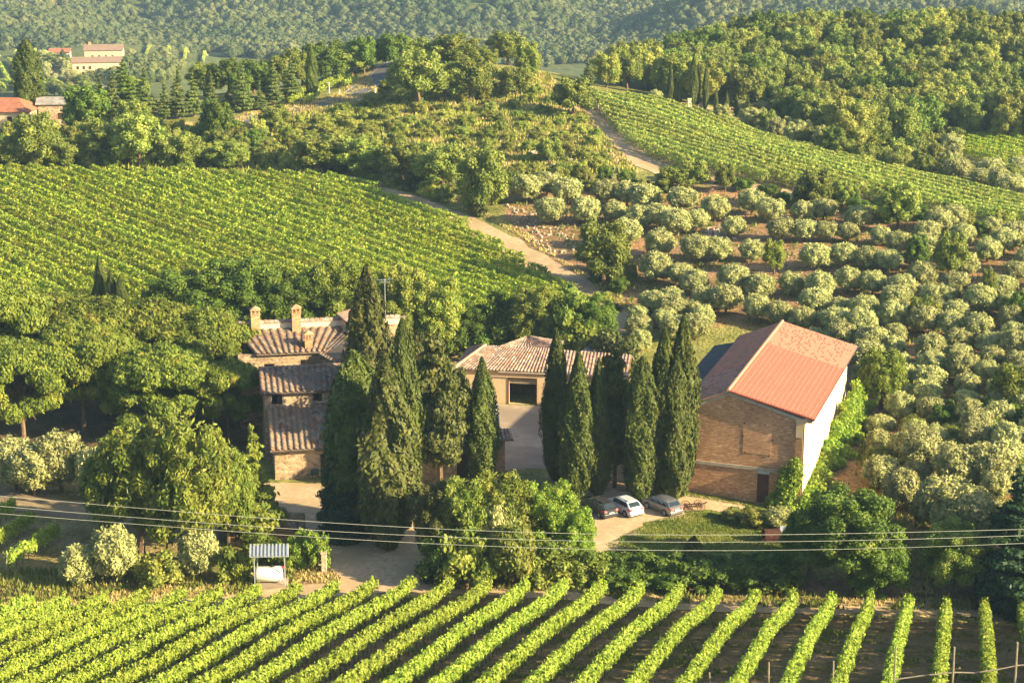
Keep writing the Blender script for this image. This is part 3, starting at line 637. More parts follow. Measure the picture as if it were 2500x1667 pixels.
    mb = MB(); wall(mb, hp(12, 22.65), hp(16.5, 22.65), 0, 10.4, [], .4); wall(mb, hp(-3, 18), hp(LU - 1, 18), 0, 8.75, cwn + [(7.0, 7.6, 6.3, 7.9), (7.9, 8.5, 6.3, 7.9)], .45); wall(mb, hp(-3, 22.5), hp(-3, 18.45), 0, 8.75, [], .45); O(mb, 'upper_wall', M['stone'])
    mb = MB(); wall(mb, hp(-3, 22.6), hp(12, 22.6), 0, 11.15, [], .5); wall(mb, hp(12, 22.6), hp(16.5, 22.6), 10.4, 11.15, [], .5); O(mb, 'parapet_wall', M['cream'])
    mb = MB()
    for i in range(33): mb.tube([hp(-3.2 + i * .58, 22.85, 11.25), hp(-2.6 + i * .58, 22.85, 11.22)], [.3, .26], 6)
    mb.obox(hp(-3.2, 22.85, 11.18), hp(16.6, 22.85, 11.18), .7, .08); O(mb, 'coping_tiles', M['tiler'])
    mb = MB(); tiles(mb, hp(-.9, 17.5, 8.85), hp(7.0, 17.5, 8.85), hp(9.3, 22.55, 10.45), hp(-3.1, 22.55, 10.45), seed=5, pitch=.62, course=.5, amp=.13); O(mb, 'upper_roof', M['tile'])
    mb = MB(); mb.obox(hp(3.4, 17.8, 7.28), hp(4.55, 17.8, 7.28), .02, .5); 
    # wing D with its roof turned towards the left
    mb = MB(); tiles(mb, hp(9.0, 12.6, 7.9), hp(6.0, 17.6, 8.7), hp(10.4, 22.2, 11.0), hp(11.2, 12.6, 10.2), seed=6, pitch=.5, course=.45, amp=.07); O(mb, 'wing_roof', M['tile'])
    mb = MB(); wall(mb, hp(6.4, 17.6), hp(9.2, 12.9), 0, 7.9, [(.8, 1.5, 6.6, 7.5), (2.0, 2.7, 6.4, 7.4), (3.2, 3.9, 6.2, 7.2)], .4); wall(mb, hp(9.2, 12.9), hp(13.4, 12.9), 0, 9.6, [], .4); wall(mb, hp(13.4, 13.3), hp(13.4, 22.5), 0, 10.8, [(1.5, 2.4, 9, 10.2)], .4); O(mb, 'wing_wall', M['stonel'])
    mb = MB(); slab(mb, [hp(8.6, 22.6, 12.0), hp(10.2, 20.2, 10.9), hp(11.4, 20.4, 11.2), hp(10.2, 23.2, 12.3)], .3); slab(mb, [hp(10.4, 23.6, 12.5), hp(11.2, 20.2, 11.6), hp(14, 20.2, 11.2), hp(13.6, 24, 12.2)], .25); O(mb, 'tower_roof', M['tiler'])
    mb = MB(); wall(mb, hp(9.0, 22.4), hp(10.6, 20.3), 8, 11.2, [], .3); wall(mb, hp(10.6, 20.3), hp(14, 20.3), 8, 11.1, [(.9, 1.5, 9.8, 10.6)], .3); O(mb, 'tower_wall', M['stonel'])
    chimney(root, c0, -.75, 22.6, 10.6, 13.3, 1.0); chimney(root, c0, 3.9, 22.2, 10.2, 13.4, 1.0); chimney(root, c0, 5.0, 18.6, 8.9, 11.2, .85); chimney(root, c0, 11.2, 12.2, 8.0, 10.8, 1.2)
    mb = MB(); mb.tube([hp(14.3, 23.3, 11), hp(14.3, 23.3, 15.7)], .035, 6)
    for z, l in ((15.6, .9), (15.3, .6)):
        mb.tube([hp(14.3 - l, 23.3, z), hp(14.3 + l, 23.3, z)], .02, 5)
        for k in range(5): mb.tube([hp(14.3 - l + k * l / 2, 22.9, z), hp(14.3 - l + k * l / 2, 23.7, z)], .015, 4)
    O(mb, 'television_aerial', M['zinc'])
farmhouse()

# --- stone outbuilding (mostly behind the trees)
def outbuilding():
    A = unp(1022, 1182, 0)[:2]; B = unp(1214, 1178, 0)[:2]; d = (B - A) / np.linalg.norm(B - A); v = np.array([-d[1], d[0]]); L_ = np.linalg.norm(B - A)
    p = lambda u, w, z=None: (A + d * u + v * w) if z is None else np.array([*(A + d * u + v * w), z])
    c0 = p(L_ / 2, 4, 0); root = empty('stone_outbuilding', c0); nm(root, 'low stone outbuilding with grey slab roof beside the concrete yard', 'outbuilding')
    def O(mb, name, mat, par=root): mb.v = [q - c0 for q in mb.v]; return mb.obj(name, mat, par)
    mb = MB(); wall(mb, p(0, 0), p(L_, 0), -.4, 3.9, [(4.0, 6.0, .6, 3.3)], .45); wall(mb, p(0, 7.5), p(0, .45), -.4, 3.9, [], .45); wall(mb, p(L_, .45), p(L_, 7.5), -.4, 3.9, [], .45, side=1)
    V = [p(L_, 0, 3.9), p(L_, 7.5, 3.9), p(L_, 7.5, 6.0)]; mb.add(V + [q - [d[0] * .45, d[1] * .45, 0] for q in V], [(0, 3, 4, 1), (1, 4, 5, 2), (2, 5, 3, 0)], [(0, 1, 2), (5, 4, 3)])
    wall(mb, p(L_, 7.5), p(0, 7.5), -.4, 6.0, [], .45); O(mb, 'wall', M['stone'])
    mb = MB(); tiles(mb, p(-.3, -.5, 3.9), p(L_ + .35, -.5, 3.9), p(L_ + .55, 7.6, 6.35), p(-.3, 7.6, 6.35), pitch=.7, course=.55, amp=.05, seed=9, step=.08); O(mb, 'slab_roof', M['tileg'])
    mb = MB(); mb.obox(p(4.0, .3, 1.95), p(6.0, .3, 1.95), .05, 2.7); O(mb, 'opening_shade_panel', M['darkdoor'])  # dark panel stands in for the unlit inside of the opening
    mb = MB(); wall(mb, p(L_ + .1, 3.4), p(L_ + 1.0, 3.4), 0, 3.7, [], .9); O(mb, 'brick_pillar', M['brick'])
    mb = MB(); tiles(mb, p(L_ - .1, 2.6, 3.8), p(L_ + 1.9, 3.0, 3.7), p(L_ + 1.6, 5.0, 4.3), p(L_ - .1, 4.8, 4.4), pitch=.4, course=.4, seed=11); O(mb, 'porch_roof', M['tiler'])
outbuilding()

# --- the garage across the yard
def garage():
    A = unp(1118, 979, 0)[:2]; B = unp(1347, 990, 0)[:2]; d = (B - A) / np.linalg.norm(B - A); v = np.array([-d[1], d[0]]); L_ = np.linalg.norm(B - A)
    p = lambda u, w, z=None: (A + d * u + v * w) if z is None else np.array([*(A + d * u + v * w), z])
    c0 = p(L_ / 2, 4, 0); root = empty('plastered_garage', c0); nm(root, 'cream plastered garage with open roller door and mottled red tile roof, across the yard', 'garage')
    def O(mb, name, mat, par=root): mb.v = [q - c0 for q in mb.v]; return mb.obj(name, mat, par)
    s = L_ / (1347 - 1118); dr = ((1243 - 1118) * s, (1309 - 1118) * s, .03, 3.1)
    mb = MB(); wall(mb, p(0, 0), p(L_, 0), -.4, 4.1, [dr], .35); wall(mb, p(0, 8), p(0, .35), -.4, 4.1, [], .35); wall(mb, p(L_, .35), p(L_, 8), -.4, 4.1, [], .35); wall(mb, p(L_ - .36, 8), p(.36, 8), -.4, 4.1, [], .35, side=-1); O(mb, 'wall', M['plaster'])
    mb = MB(); wall(mb, p(L_, .9), p(L_ + 9, .9), -.4, 3.8, [(1, 3.5, .1, 2.8)], .35); O(mb, 'annex_wall', M['stonel'])
    mb = MB(); mb.obox(p(dr[0], .22, 2.8), p(dr[1], .22, 2.8), .1, .6)
    for k in range(5): mb.obox(p(dr[0], .16, 2.55 + k * .12), p(dr[1], .16, 2.55 + k * .12), .03, .05)
    O(mb, 'roller_door', plain('roller_door_slats', (.30, .25, .17), .6))
    mb = MB(); mb.obox(p(dr[0] - .12, -.02, 1.6), p(dr[0], -.02, 1.6), .1, 3.2); mb.obox(p(dr[1], -.02, 1.6), p(dr[1] + .12, -.02, 1.6), .1, 3.2); mb.obox(p(dr[0] - .12, -.02, 3.2), p(dr[1] + .12, -.02, 3.2), .12, .12); O(mb, 'door_frame', M['rust'])
    mb = MB(); mb.obox(p(3.0, -.03, 2.3), p(3.6, -.03, 2.3), .03, .35); O(mb, 'wall_plate', M['white'])
    mb = MB(); T = lambda *a, **k: tiles(mb, *a, pitch=.42, course=.36, amp=.08, seed=a and int(abs(a[0][0]) * 10) or 1, **k)
    T(p(-.4, -.4, 4.15), p(L_ + .35, -.4, 4.15), p(L_ + .1, 4.4, 5.85), p(2.6, 4.4, 5.85))
    T(p(-.4, 8.6, 4.15), p(-.4, -.4, 4.15), p(2.6, 4.4, 5.85), p(2.6, 4.42, 5.85))
    T(p(L_ + .3, -.2, 4.0), p(L_ + 9, .4, 3.9), p(L_ + 9, 4.6, 5.4), p(L_ + .3, 4.4, 5.7))
    T(p(4.2, 4.3, 5.8), p(L_ + .2, 4.3, 5.8), p(7.3, 7.6, 6.35), p(7.2, 7.6, 6.35)); T(p(L_ + .2, 4.3, 5.8), p(L_ + .2, 9, 5.6), p(7.3, 7.62, 6.35), p(7.28, 7.6, 6.35)); slab(mb, [p(-.4, 8.7, 4.2), p(L_ + .3, 8.7, 4.2), p(L_ + .1, 4.45, 5.75), p(2.6, 4.45, 5.75)], .1); slab(mb, [p(L_ + .3, 8, 3.9), p(L_ + 9, 8, 3.9), p(L_ + 9, 4.6, 5.3), p(L_ + .3, 4.4, 5.6)], .1)
    O(mb, 'roof', M['tiler'])
    mb = MB(); mb.tube([p(-.4, 8.6, 4.3), p(2.6, 4.4, 6.0)], .14, 6); mb.tube([p(-.4, -.4, 4.3), p(2.6, 4.4, 6.0)], .14, 6); O(mb, 'hip_tiles', M['seam'])
    mb = MB(); mb.tube([p(5, -.5, 4.02), p(L_, -.5, 4.02)], .07, 6); O(mb, 'gutter', M['concr'])
garage()
def shed():
    A = unp(1425, 868, 3.4)[:2]; root = empty('grey_roofed_shed', (*A, 2)); nm(root, 'small shed with weathered grey tile roof behind the garage', 'shed')
    mb = MB(); tiles(mb, (-.5, -.4, 1.9), (5.5, 0, 1.9), (5.2, 3.5, 2.9), (2.2, 3.5, 3.0), seed=21); mb.obj('roof', M['tileg'], root)
    mb = MB(); mb.box(0, 5, 0, 3.5, -2.5, 1.85); mb.obj('wall', M['stone'], root)
shed()

# ------------------------------------------------------------------ foliage
def unit(v): return v / (np.linalg.norm(v, axis=-1, keepdims=True) + 1e-9)
def cards(mb, P, N, size, r, asp=1.0, m=0, up=None, upmix=0.0):
    """leaf sprays: small rhombic faces at P facing N; 'up' gives the long axis"""
    n = len(P); N = unit(N); T = r.normal(size=(n, 3))
    if up is not None: T = T * (1 - upmix) + np.asarray(up) * upmix * 2
    T = unit(T - (T * N).sum(1, keepdims=True) * N); B = np.cross(N, T)
    s = (size * r.uniform(.6, 1.35, n))[:, None]
    V = np.stack([P + T * s * .6 * asp, P + B * s * .42, P - T * s * .6 * asp, P - B * s * .42], 1)
    mb.add(V.reshape(-1, 3), np.arange(n * 4).reshape(-1, 4), m=m)
_t = (1 + 5 ** .5) / 2
def ico(sub):
    V = unit(np.array([(-1, _t, 0), (1, _t, 0), (-1, -_t, 0), (1, -_t, 0), (0, -1, _t), (0, 1, _t), (0, -1, -_t), (0, 1, -_t), (_t, 0, -1), (_t, 0, 1), (-_t, 0, -1), (-_t, 0, 1)]))
    F = [(0, 11, 5), (0, 5, 1), (0, 1, 7), (0, 7, 10), (0, 10, 11), (1, 5, 9), (5, 11, 4), (11, 10, 2), (10, 7, 6), (7, 1, 8), (3, 9, 4), (3, 4, 2), (3, 2, 6), (3, 6, 8), (3, 8, 9), (4, 9, 5), (2, 4, 11), (6, 2, 10), (8, 6, 7), (9, 8, 1)]
    for _ in range(sub):
        V = list(V); c = {}; G = []
        def mid(a, b):
            k = (min(a, b), max(a, b))
            if k not in c: V.append(unit(V[a] + V[b])); c[k] = len(V) - 1
            return c[k]
        for a, b, d in F: x, y, z = mid(a, b), mid(b, d), mid(d, a); G += [(a, x, z), (b, y, x), (d, z, y), (x, y, z)]
        F = G; V = np.array(V)
    return np.array(V), np.array(F)
ICO0, ICO1, ICO2 = ico(0), ico(1), ico(2)
def lobed(mb, L, size, r, cover=2.0, asp=1.0, shell=.45, nj=.75, core=.72, m=0, up=None, upmix=0, icos=ICO1, flatbottom=None, spiky=0.0):
    """crown made of lobes L = [(x,y,z,rx,ry,rz)]: leaf sprays through the outer shell of each lobe round a dense heart"""
    L = np.array(L, float); C, R = L[:, :3], L[:, 3:]
    for i in range(len(L)):
        area = 4 * pi * ((R[i, 0] * R[i, 1]) ** 1.6 + (R[i, 0] * R[i, 2]) ** 1.6 + (R[i, 1] * R[i, 2]) ** 1.6) ** (1 / 1.6) / 3 ** (1 / 1.6)
        n = int(cover * area / (size * size * .5)) + 4
        D = unit(r.normal(size=(n, 3))); k = 1 - shell * r.random(n) ** 1.6 + spiky * (r.random(n) ** 4)
        # finer lumps on each lobe
        bump_ = .12 * np.sin(D[:, 0] * 7 + i) * np.sin(D[:, 1] * 6 + 2 * i) + .1 * np.sin(D[:, 2] * 9 + i * 3 + D[:, 0] * 5)
        P = C[i] + D * R[i] * (k * (1 + bump_))[:, None]
        q = ((P[:, None, :] - C[None]) / R[None]) ** 2
        q = q.sum(2); q[:, i] = 9; ok = q.min(1) > .55
        if flatbottom is not None: ok &= P[:, 2] > flatbottom - r.random(n) * .5
        P = P[ok]; D = D[ok]
        if len(P): cards(mb, P, D + r.normal(size=P.shape) * nj, size, r, asp, m, up, upmix)
        if core:
            V, F = icos; d = (1 + .18 * np.sin(V[:, 0] * 5 + i) * np.cos(V[:, 1] * 4 + i * 2))[:, None]
            mb.add(C[i] + V * R[i] * core * d, None, F, m=m)
def rlobes(r, w, h, z0, n, rad=(.2, .34), flat=1.0, taper=0.0):
    """n lobes filling an ellipsoid crown of width w, height h sitting on z0"""
    out = [(0, 0, z0 + h * .48, w * .3, w * .3, h * .36)]
    for i in range(n):
        th = i * 2.4 + r.uniform(-.4, .4); zz = (i + .5) / n; zz = .12 + .8 * zz
        rr = math.sqrt(max(0, 1 - ((zz - .42) / .62) ** 2)) * (1 - taper * zz) * w * .5
        k = r.uniform(*rad) * w * (1 - .35 * zz); q = max(0, rr - k * .8) * r.uniform(.8, 1.08)
        out.append((cos(th) * q, sin(th) * q, z0 + zz * h - k * .15, k, k, min(k * r.uniform(.75, 1.0) * flat, h * .45)))
    return out
def trunkmb(mb, r, h, rad, lobes=None, lean=.0, nb=4, m=0):
    P = [np.array([lean * t * h + r.normal(0, .02) * h * (t > 0), r.normal(0, .02) * h * (t > 0), h * t]) for t in (-.04, .25, .5, .75, 1)]
    mb.tube(P, [rad * 1.25, rad, rad * .85, rad * .7, rad * .45], 7, m)
    if lobes is not None:
        for L in list(lobes)[1:nb + 1]:
            a = P[2] if r.random() < .5 else P[3]; b = np.array(L[:3]); mb.tube([a, (a + b) / 2 + r.normal(0, .1, 3), b], [rad * .5, rad * .35, rad * .15], 5, m)

PROTO = {}
def proto(kind, crown_mb, trunk_mb, mat, H_, W_, bark='bark', trunkname='trunk'):
    PROTO.setdefault(kind, []).append((crown_mb.mesh(kind + '_crown', M[mat]), trunk_mb.mesh(kind + '_trunk', M[bark]) if trunk_mb else None, H_, W_))
def p_broad(kind, mat, seeds, W_, H_, size, cover, nl, bark='bark', tr=.22, **k):
    for sd in seeds:
        r = np.random.default_rng(sd); mb = MB(); tb = MB(); z0 = H_ * tr; L = rlobes(r, W_ * .98, H_ - z0, z0, nl, **{a: k[a] for a in ('rad', 'flat', 'taper') if a in k})
        lobed(mb, L, size, r, cover, **{a: k[a] for a in k if a not in ('rad', 'flat', 'taper')}); trunkmb(tb, r, z0 + H_ * .3, W_ * .035, L)
        proto(kind, mb, tb, mat, H_, W_, bark)
def prof_cyp(t, pw=1.7): return np.minimum(1, (t + .03) * 7) ** .6 * np.where(t < .3, .74 + .87 * t, 1) * np.clip(1 - ((t - .42) / .58).clip(0, 1) ** pw, 0.05, 1)
def p_cyp(kind, mat, seeds, W_, H_, size, cover, tr=.015, lump=.14, bark='bark', twin=False, pw=1.7):
    for sd in seeds:
        r = np.random.default_rng(sd); mb = MB(); tb = MB()
        stems = [(0, 0, 1, 1)] if not twin else [(-.22 * W_, .1, .68, 1.0), (.2 * W_, -.1, .66, .94), (.02 * W_, .25 * W_, .6, .8)]
        for sx, sy, wf, hf in stems:
            z0 = H_ * tr; Hc = (H_ - z0) * hf; R0 = W_ / 2 * wf; ph = r.uniform(0, 6, 8)
            def rad(t, th):
                lp = 1 + lump * (np.sin(th * 3 + ph[0] + t * 5) * .5 + np.sin(th * 5 + ph[1] - t * 9) * .45 + np.sin(th * 8 + ph[2] + t * 23) * .35 + np.sin(t * 17 + ph[3] + th * 2) * .4 + np.sin(t * 41 + th * 11 + ph[4]) * .3)
                return R0 * prof_cyp(t, pw) * lp
            n = int(cover * pi * 2 * R0 * .72 * Hc / (size * size * .55)); t = r.random(n); t = t * .985; th = r.random(n) * 2 * pi
            k = 1 - .22 * r.random(n) ** 2 + .10 * r.random(n) ** 5; q = rad(t, th) * k
            P = np.stack([sx + q * np.cos(th), sy + q * np.sin(th), z0 + t * Hc], 1); N = np.stack([np.cos(th), np.sin(th), np.full(n, .25)], 1)
            cards(mb, P, N + r.normal(size=P.shape) * .55, size, r, 1.5, up=(0, 0, 1), upmix=.62)
            tt = np.linspace(0, .985, 26); aa = np.arange(16) / 16 * 2 * pi; T, A = np.meshgrid(tt, aa, indexing='ij'); q = rad(T, A) * .86
            V = np.stack([sx + q * np.cos(A), sy + q * np.sin(A), z0 + T * Hc], -1).reshape(-1, 3); ii = np.arange(26 * 16).reshape(26, 16)
            mb.add(V, np.stack([ii[:-1], np.roll(ii[:-1], -1, 1), np.roll(ii[1:], -1, 1), ii[1:]], -1).reshape(-1, 4))
            tb.tube([(sx * .4, sy * .4, -.4), (sx * .6, sy * .6, H_ * .3)], [W_ * .07, W_ * .05], 7)
        proto(kind, mb, tb, mat, H_, W_, bark)
def p_conif(kind, mat, seeds, W_, H_, size, cover, tr=.1, nlay=13, droop=.12, per=7, thick=.5, bark='barkp', flat=.8):
    """layered conifer: whorls of flat branch sprays on a straight stem"""
    for sd in seeds:
        r = np.random.default_rng(sd); mb = MB(); tb = MB(); z0 = H_ * tr; L = []
        for i in range(nlay):
            t = i / (nlay - 1); rr = W_ / 2 * (1 - t) ** flat * (1 - .25 * math.exp(-t * 9)) + W_ * .03
            for j in range(max(3, int(per * (1 - t * .5)))):
                th = j * 2 * pi / per + i * 1.1 + r.uniform(-.3, .3); Lb = rr * r.uniform(.7, 1.15)
                zc = z0 + t * (H_ - z0) * .97 - droop * Lb
                L.append((cos(th) * Lb * .6, sin(th) * Lb * .6, zc, Lb * .5, Lb * .5, max(.12 * W_ * thick * (1 - t * .6), .1)))
                tb.tube([(0, 0, zc + droop * Lb), (cos(th) * Lb * .8, sin(th) * Lb * .8, zc)], [W_ * .008, W_ * .003], 4, cap=False)
            L.append((0, 0, z0 + t * (H_ - z0) * .96, rr * .35 + .05, rr * .35 + .05, H_ * .05))
        lobed(mb, L, size, r, cover, asp=1.5, shell=.5, nj=.5, core=.6, icos=ICO0)
        tb.tube([(0, 0, -.4), (0, 0, z0 + (H_ - z0) * .97)], [W_ * .045, W_ * .006], 7); proto(kind, mb, tb, mat, H_, W_, bark)

p_broad('oak', 'oak', (11, 12, 13, 14), 8, 9, .34, 1.4, 18, rad=(.13, .22), shell=.5, spiky=.18)
p_broad('farm_broadleaf', 'oakd', (21, 22), 11, 13, .25, 1.5, 34, rad=(.10, .19), shell=.55, spiky=.22)
p_broad('yellow_broadleaf', 'yell', (25, 26), 10, 12, .27, 1.4, 32, rad=(.10, .18), shell=.6, spiky=.25)
p_broad('locust_tree', 'locust', (31, 32), 10, 11, .22, 1.3, 60, rad=(.06, .14), asp=2.0, shell=.8, spiky=.6, core=.5)
for sd in (41, 42, 43, 44, 45):
    r = np.random.default_rng(sd); mb = MB(); tb = MB(); W_, H_ = 4.6, 4.4; L = [(0, 0, 2.45, 1.75, 1.7, 1.55)]
    for i in range(16):
        th = i * 2.4; zz = (i + .5) / 16; q = math.sqrt(max(0, 1 - (zz * 1.7 - .75) ** 2)) * 1.45; k = r.uniform(.5, .85); L.append((cos(th) * q, sin(th) * q, 1.35 + zz * 2.3, k, k, k * .9))
    lobed(mb, L, .17, r, 1.5, asp=1.7, shell=.42, spiky=.22, core=.8, nj=.6); trunkmb(tb, r, 1.9, .16, L); proto('olive_tree', mb, tb, 'olive', H_, W_)
p_broad('scrub_bush', 'scrub', (51, 52, 53), 4, 3, .24, 1.2, 11, tr=.0, spiky=.3, shell=.6, rad=(.14, .26))
p_broad('green_bush', 'oakd', (55, 56), 4, 3.2, .2, 1.3, 12, tr=.0, spiky=.25, shell=.6, rad=(.13, .24))
p_cyp('cypress', 'cyp', (61, 62, 63, 64, 65), 3.2, 17, .2, 1.9, lump=.2)
p_cyp('cypress_column', 'cyp', (161, 162, 163), 3.3, 17, .2, 1.9, lump=.2, pw=3.2)
p_cyp('cypress_brown', 'cypb', (66, 67), 3.6, 17, .24, 1.8, lump=.28)
p_cyp('cypress_twin', 'cyp', (68,), 5.2, 19, .22, 1.8, twin=True, lump=.2, pw=2.6)
p_conif('conifer', 'conif', (71, 72, 73), 5.0, 11.5, .3, 1.3, droop=-.05, thick=.55)
p_conif('cedar', 'cypb', (75, 76), 9, 14, .27, 1.25, tr=.22, nlay=10, droop=-.12, thick=.9, flat=.5)
p_conif('fir', 'fir', (78,), 9, 17, .3, 1.3, tr=.02, nlay=18, droop=.15, thick=.5)
p_conif('young_spruce', 'locust', (79,), 6, 9, .24, 1.3, tr=.02, nlay=13, droop=.0)
def p_pine():
    for sd in (81, 82, 83):
        r = np.random.default_rng(sd); mb = MB(); tb = MB(); W_, H_ = 13, 15; L = []
        for i in range(28):
            th = i * 2.4; q = math.sqrt((i + .5) / 28) * W_ * .43; zt = H_ * .90 - (q / W_) ** 2 * H_ * .75 + r.uniform(-.5, .5); k = r.uniform(1.1, 1.9)
            L.append((cos(th) * q, sin(th) * q, zt, k * 1.15, k * 1.15, k * .95))
        for i in range(30):
            th = i * 2.4; q = W_ * r.uniform(.2, .46); k = r.uniform(1.0, 1.8); L.append((cos(th) * q, sin(th) * q, H_ * r.uniform(.36, .66), k, k, k * .75))
        lobed(mb, L, .26, r, 1.6, asp=1.6, up=(0, 0, 1), upmix=.55, nj=.6, shell=.4, spiky=.14)
        tb.tube([(0, 0, -.4), (.3, 0, H_ * .3), (0, .2, H_ * .6), (0, 0, H_ * .8)], [.34, .27, .22, .12], 8)
        for l in L[::3]: tb.tube([(0, .1, H_ * .45), (l[0] * .5, l[1] * .5, l[2] - 2.2), (l[0], l[1], l[2])], [.14, .1, .04], 5, cap=False)
        proto('umbrella_pine', mb, tb, 'pine', H_, W_, 'barkp')
p_pine()

_R = random.Random(4)
def plant(kind, x, y, h, w, label, cat='tree', group=None, name=None, rot=None, mat=None, var=None, z=None, trunk=True, lean=0):
    P = PROTO[kind]; cm, tm, H_, W_ = P[_R.randrange(len(P)) if var is None else var % len(P)]
    zz = float(hgt(x, y)) - .05 if z is None else z; rz = _R.uniform(0, 6.28) if rot is None else rot
    if tm is None or not trunk:
        o = bpy.data.objects.new(name or kind, cm); link(o)
    else:
        o = empty(name or kind); c = bpy.data.objects.new('crown', cm); link(c, o); t = bpy.data.objects.new('trunk', tm); link(t, o)
        if mat: c.material_slots[0].link = 'OBJECT'; c.material_slots[0].material = M[mat]
    if mat and not (tm and trunk): o.material_slots[0].link = 'OBJECT'; o.material_slots[0].material = M[mat]
    o.location = (x, y, zz); o.rotation_euler = (0, lean, rz); o.scale = (w / W_, w / W_, h / H_)
    return nm(o, label, cat, group)
def T(kind, px, by, ty, wpx, label, cat='tree', group=None, dy=0, **k):
    """plant standing on the ground seen at (px, by), its top seen at ty, wpx wide (pixels of the photograph)"""
    x, y, z = at(px, by); y += dy; x = x * (y / (y - dy)) if dy else x; z = float(hgt(x, y))
    h = zrow(ty, y) - z; w = wpx * depth(y, z) / FPX
    return plant(kind, x, y, max(h, .6), w, label, cat, group, **k)

# cypresses of the yard, left to right
T('cypress', 1178, 1190, 866, 78, 'slim cypress standing in front of the stone outbuilding, left of the garage door', name='cypress', var=0)
T('cypress', 1357, 1172, 795, 68, 'tall narrow cypress with a browned right side, just right of the garage door', name='cypress', var=1)
T('cypress', 1410, 1215, 852, 84, 'dark cypress immediately behind the grey car, broader of the close pair', name='cypress', var=2)
T('cypress', 1458, 1208, 868, 64, 'thin cypress squeezed against the right side of a broader one behind the cars', name='cypress', var=3)
T('cypress_column', 1563, 1222, 865, 84, 'stout cypress behind the gap between the white and the silver car', name='cypress', var=1)
T('cypress_twin', 1636, 1214, 766, 110, 'tallest twin-stemmed cypress touching the left corner of the brick barn', name='cypress')
# central group
T('cypress_column', 872, 1300, 850, 140, 'broad loose cypress nearest the farmhouse, left of the central group', name='cypress', var=0, mat='cyp')
T('cypress_brown', 948, 1338, 858, 134, 'brown-speckled cypress at the front of the central group', name='cypress', var=0, mat='cypb')
T('cypress_column', 990, 1290, 770, 78, 'tall slender cypress rising highest at the right of the central group', name='cypress', var=2)
T('fir', 850, 1300, 1020, 185, 'dark bushy yew-like tree with low skirts at the foot of the central cypresses', name='dark_evergreen', mat='fir')
T('cypress_brown', 905, 1120, 640, 120, 'tall brownish conifer rising behind the central cypresses and the farmhouse roofs', name='brown_conifer', var=1, mat='cypb')
T('cedar', 1075, 1190, 800, 175, 'dark layered cedar with a bare trunk before the stone outbuilding', name='cedar', var=0)
T('cedar', 1500, 1190, 815, 130, 'olive-brown cedar behind the cypresses, left of the twin-stemmed one', name='cedar', var=1)
T('scrub_bush', 1500, 905, 800, 130, 'leafless brown bush behind the row of yard cypresses', 'bush', name='bare_bush', mat='cypb')
T('farm_broadleaf', 1035, 1120, 812, 150, 'dense brown-green tree between the tall slender cypress and the garage roof', name='evergreen_tree', mat='cypb', var=0)
T('farm_broadleaf', 1100, 1150, 880, 120, 'dark evergreen behind the cedar, left of the slim yard cypress', name='evergreen_tree', mat='cypb', var=1)
# trees behind the farmhouse
T('farm_broadleaf', 470, 850, 655, 240, 'wide dark chestnut behind the umbrella pines, leftmost behind the farmhouse', name='broadleaf_tree', var=0)
T('farm_broadleaf', 590, 850, 622, 230, 'dark leafy tree rising behind the left chimney of the farmhouse', name='broadleaf_tree', var=1)
T('farm_broadleaf', 715, 860, 660, 190, 'leafy green tree directly behind the right chimney of the farmhouse', name='broadleaf_tree', var=0)
T('farm_broadleaf', 830, 850, 628, 190, 'shaded round tree left of the tall brownish conifer', name='broadleaf_tree', var=1, mat='pine')
T('yellow_broadleaf', 985, 860, 640, 150, 'yellow-flowering tree right of the tall brownish conifer', name='broadleaf_tree', var=0)
T('yellow_broadleaf', 1065, 870, 665, 150, 'yellow-green lime tree behind the cedar', name='broadleaf_tree', var=1)
T('farm_broadleaf', 960, 880, 720, 130, 'green tree between the brownish conifer and the lime trees', name='broadleaf_tree', mat='locust')
for i, (px, by, ty, w) in enumerate(((1150, 850, 740, 130), (1230, 845, 715, 130), (1310, 855, 690, 150), (1385, 860, 695, 150), (1450, 865, 720, 130), (1420, 885, 770, 120), (1270, 838, 760, 110), (1180, 860, 790, 120), (1345, 868, 780, 100), (1110, 870, 800, 100))):
    T('green_bush' if i % 2 else 'farm_broadleaf', px, by, ty, w, 'bright green broadleaf thicket tree behind the garage roof', 'tree', 'thicket behind the garage', name='thicket_tree', mat='locust' if i in (2, 3, 5) else 'oakd')
# columnar cypress clump in the vineyard edge
for px, by, ty, w, lb in ((248, 760, 617, 26, 'tallest shoot of the small dark cypress clump above the umbrella pines'), (236, 760, 690, 22, 'short left shoot of the small cypress clump above the pines'), (275, 770, 655, 30, 'leaning right shoot of the small cypress clump above the pines'), (298, 775, 668, 28, 'rightmost spreading shoot of the small cypress clump above the pines')):
    T('cypress', px, by, ty, w, lb, name='cypress')
# umbrella pines
PG = 'umbrella pines left of the farmhouse'
for px, by, ty, w, lb in ((-20, 1000, 690, 300, 'umbrella pine cut by the left edge of the photo'), (110, 970, 715, 270, 'umbrella pine in the back row, second from the left edge'), (250, 985, 728, 280, 'middle umbrella pine of the back row'), (385, 990, 742, 270, 'umbrella pine of the back row nearest the chestnut'),
                          (520, 1010, 765, 260, 'rightmost umbrella pine with its crown against the farmhouse'), (60, 1085, 830, 250, 'umbrella pine with a leaning bare trunk at the far left front'), (205, 1050, 790, 250, 'umbrella pine with a lit slender trunk in the front row'), (395, 1080, 850, 260, 'low-crowned umbrella pine above the locust tree'), (560, 1075, 880, 170, 'small umbrella pine right beside the farmhouse side wall'), (300, 1040, 830, 230, 'umbrella pine in the middle of the front row')):
    T('umbrella_pine', px, by, ty, w, lb, group=PG)
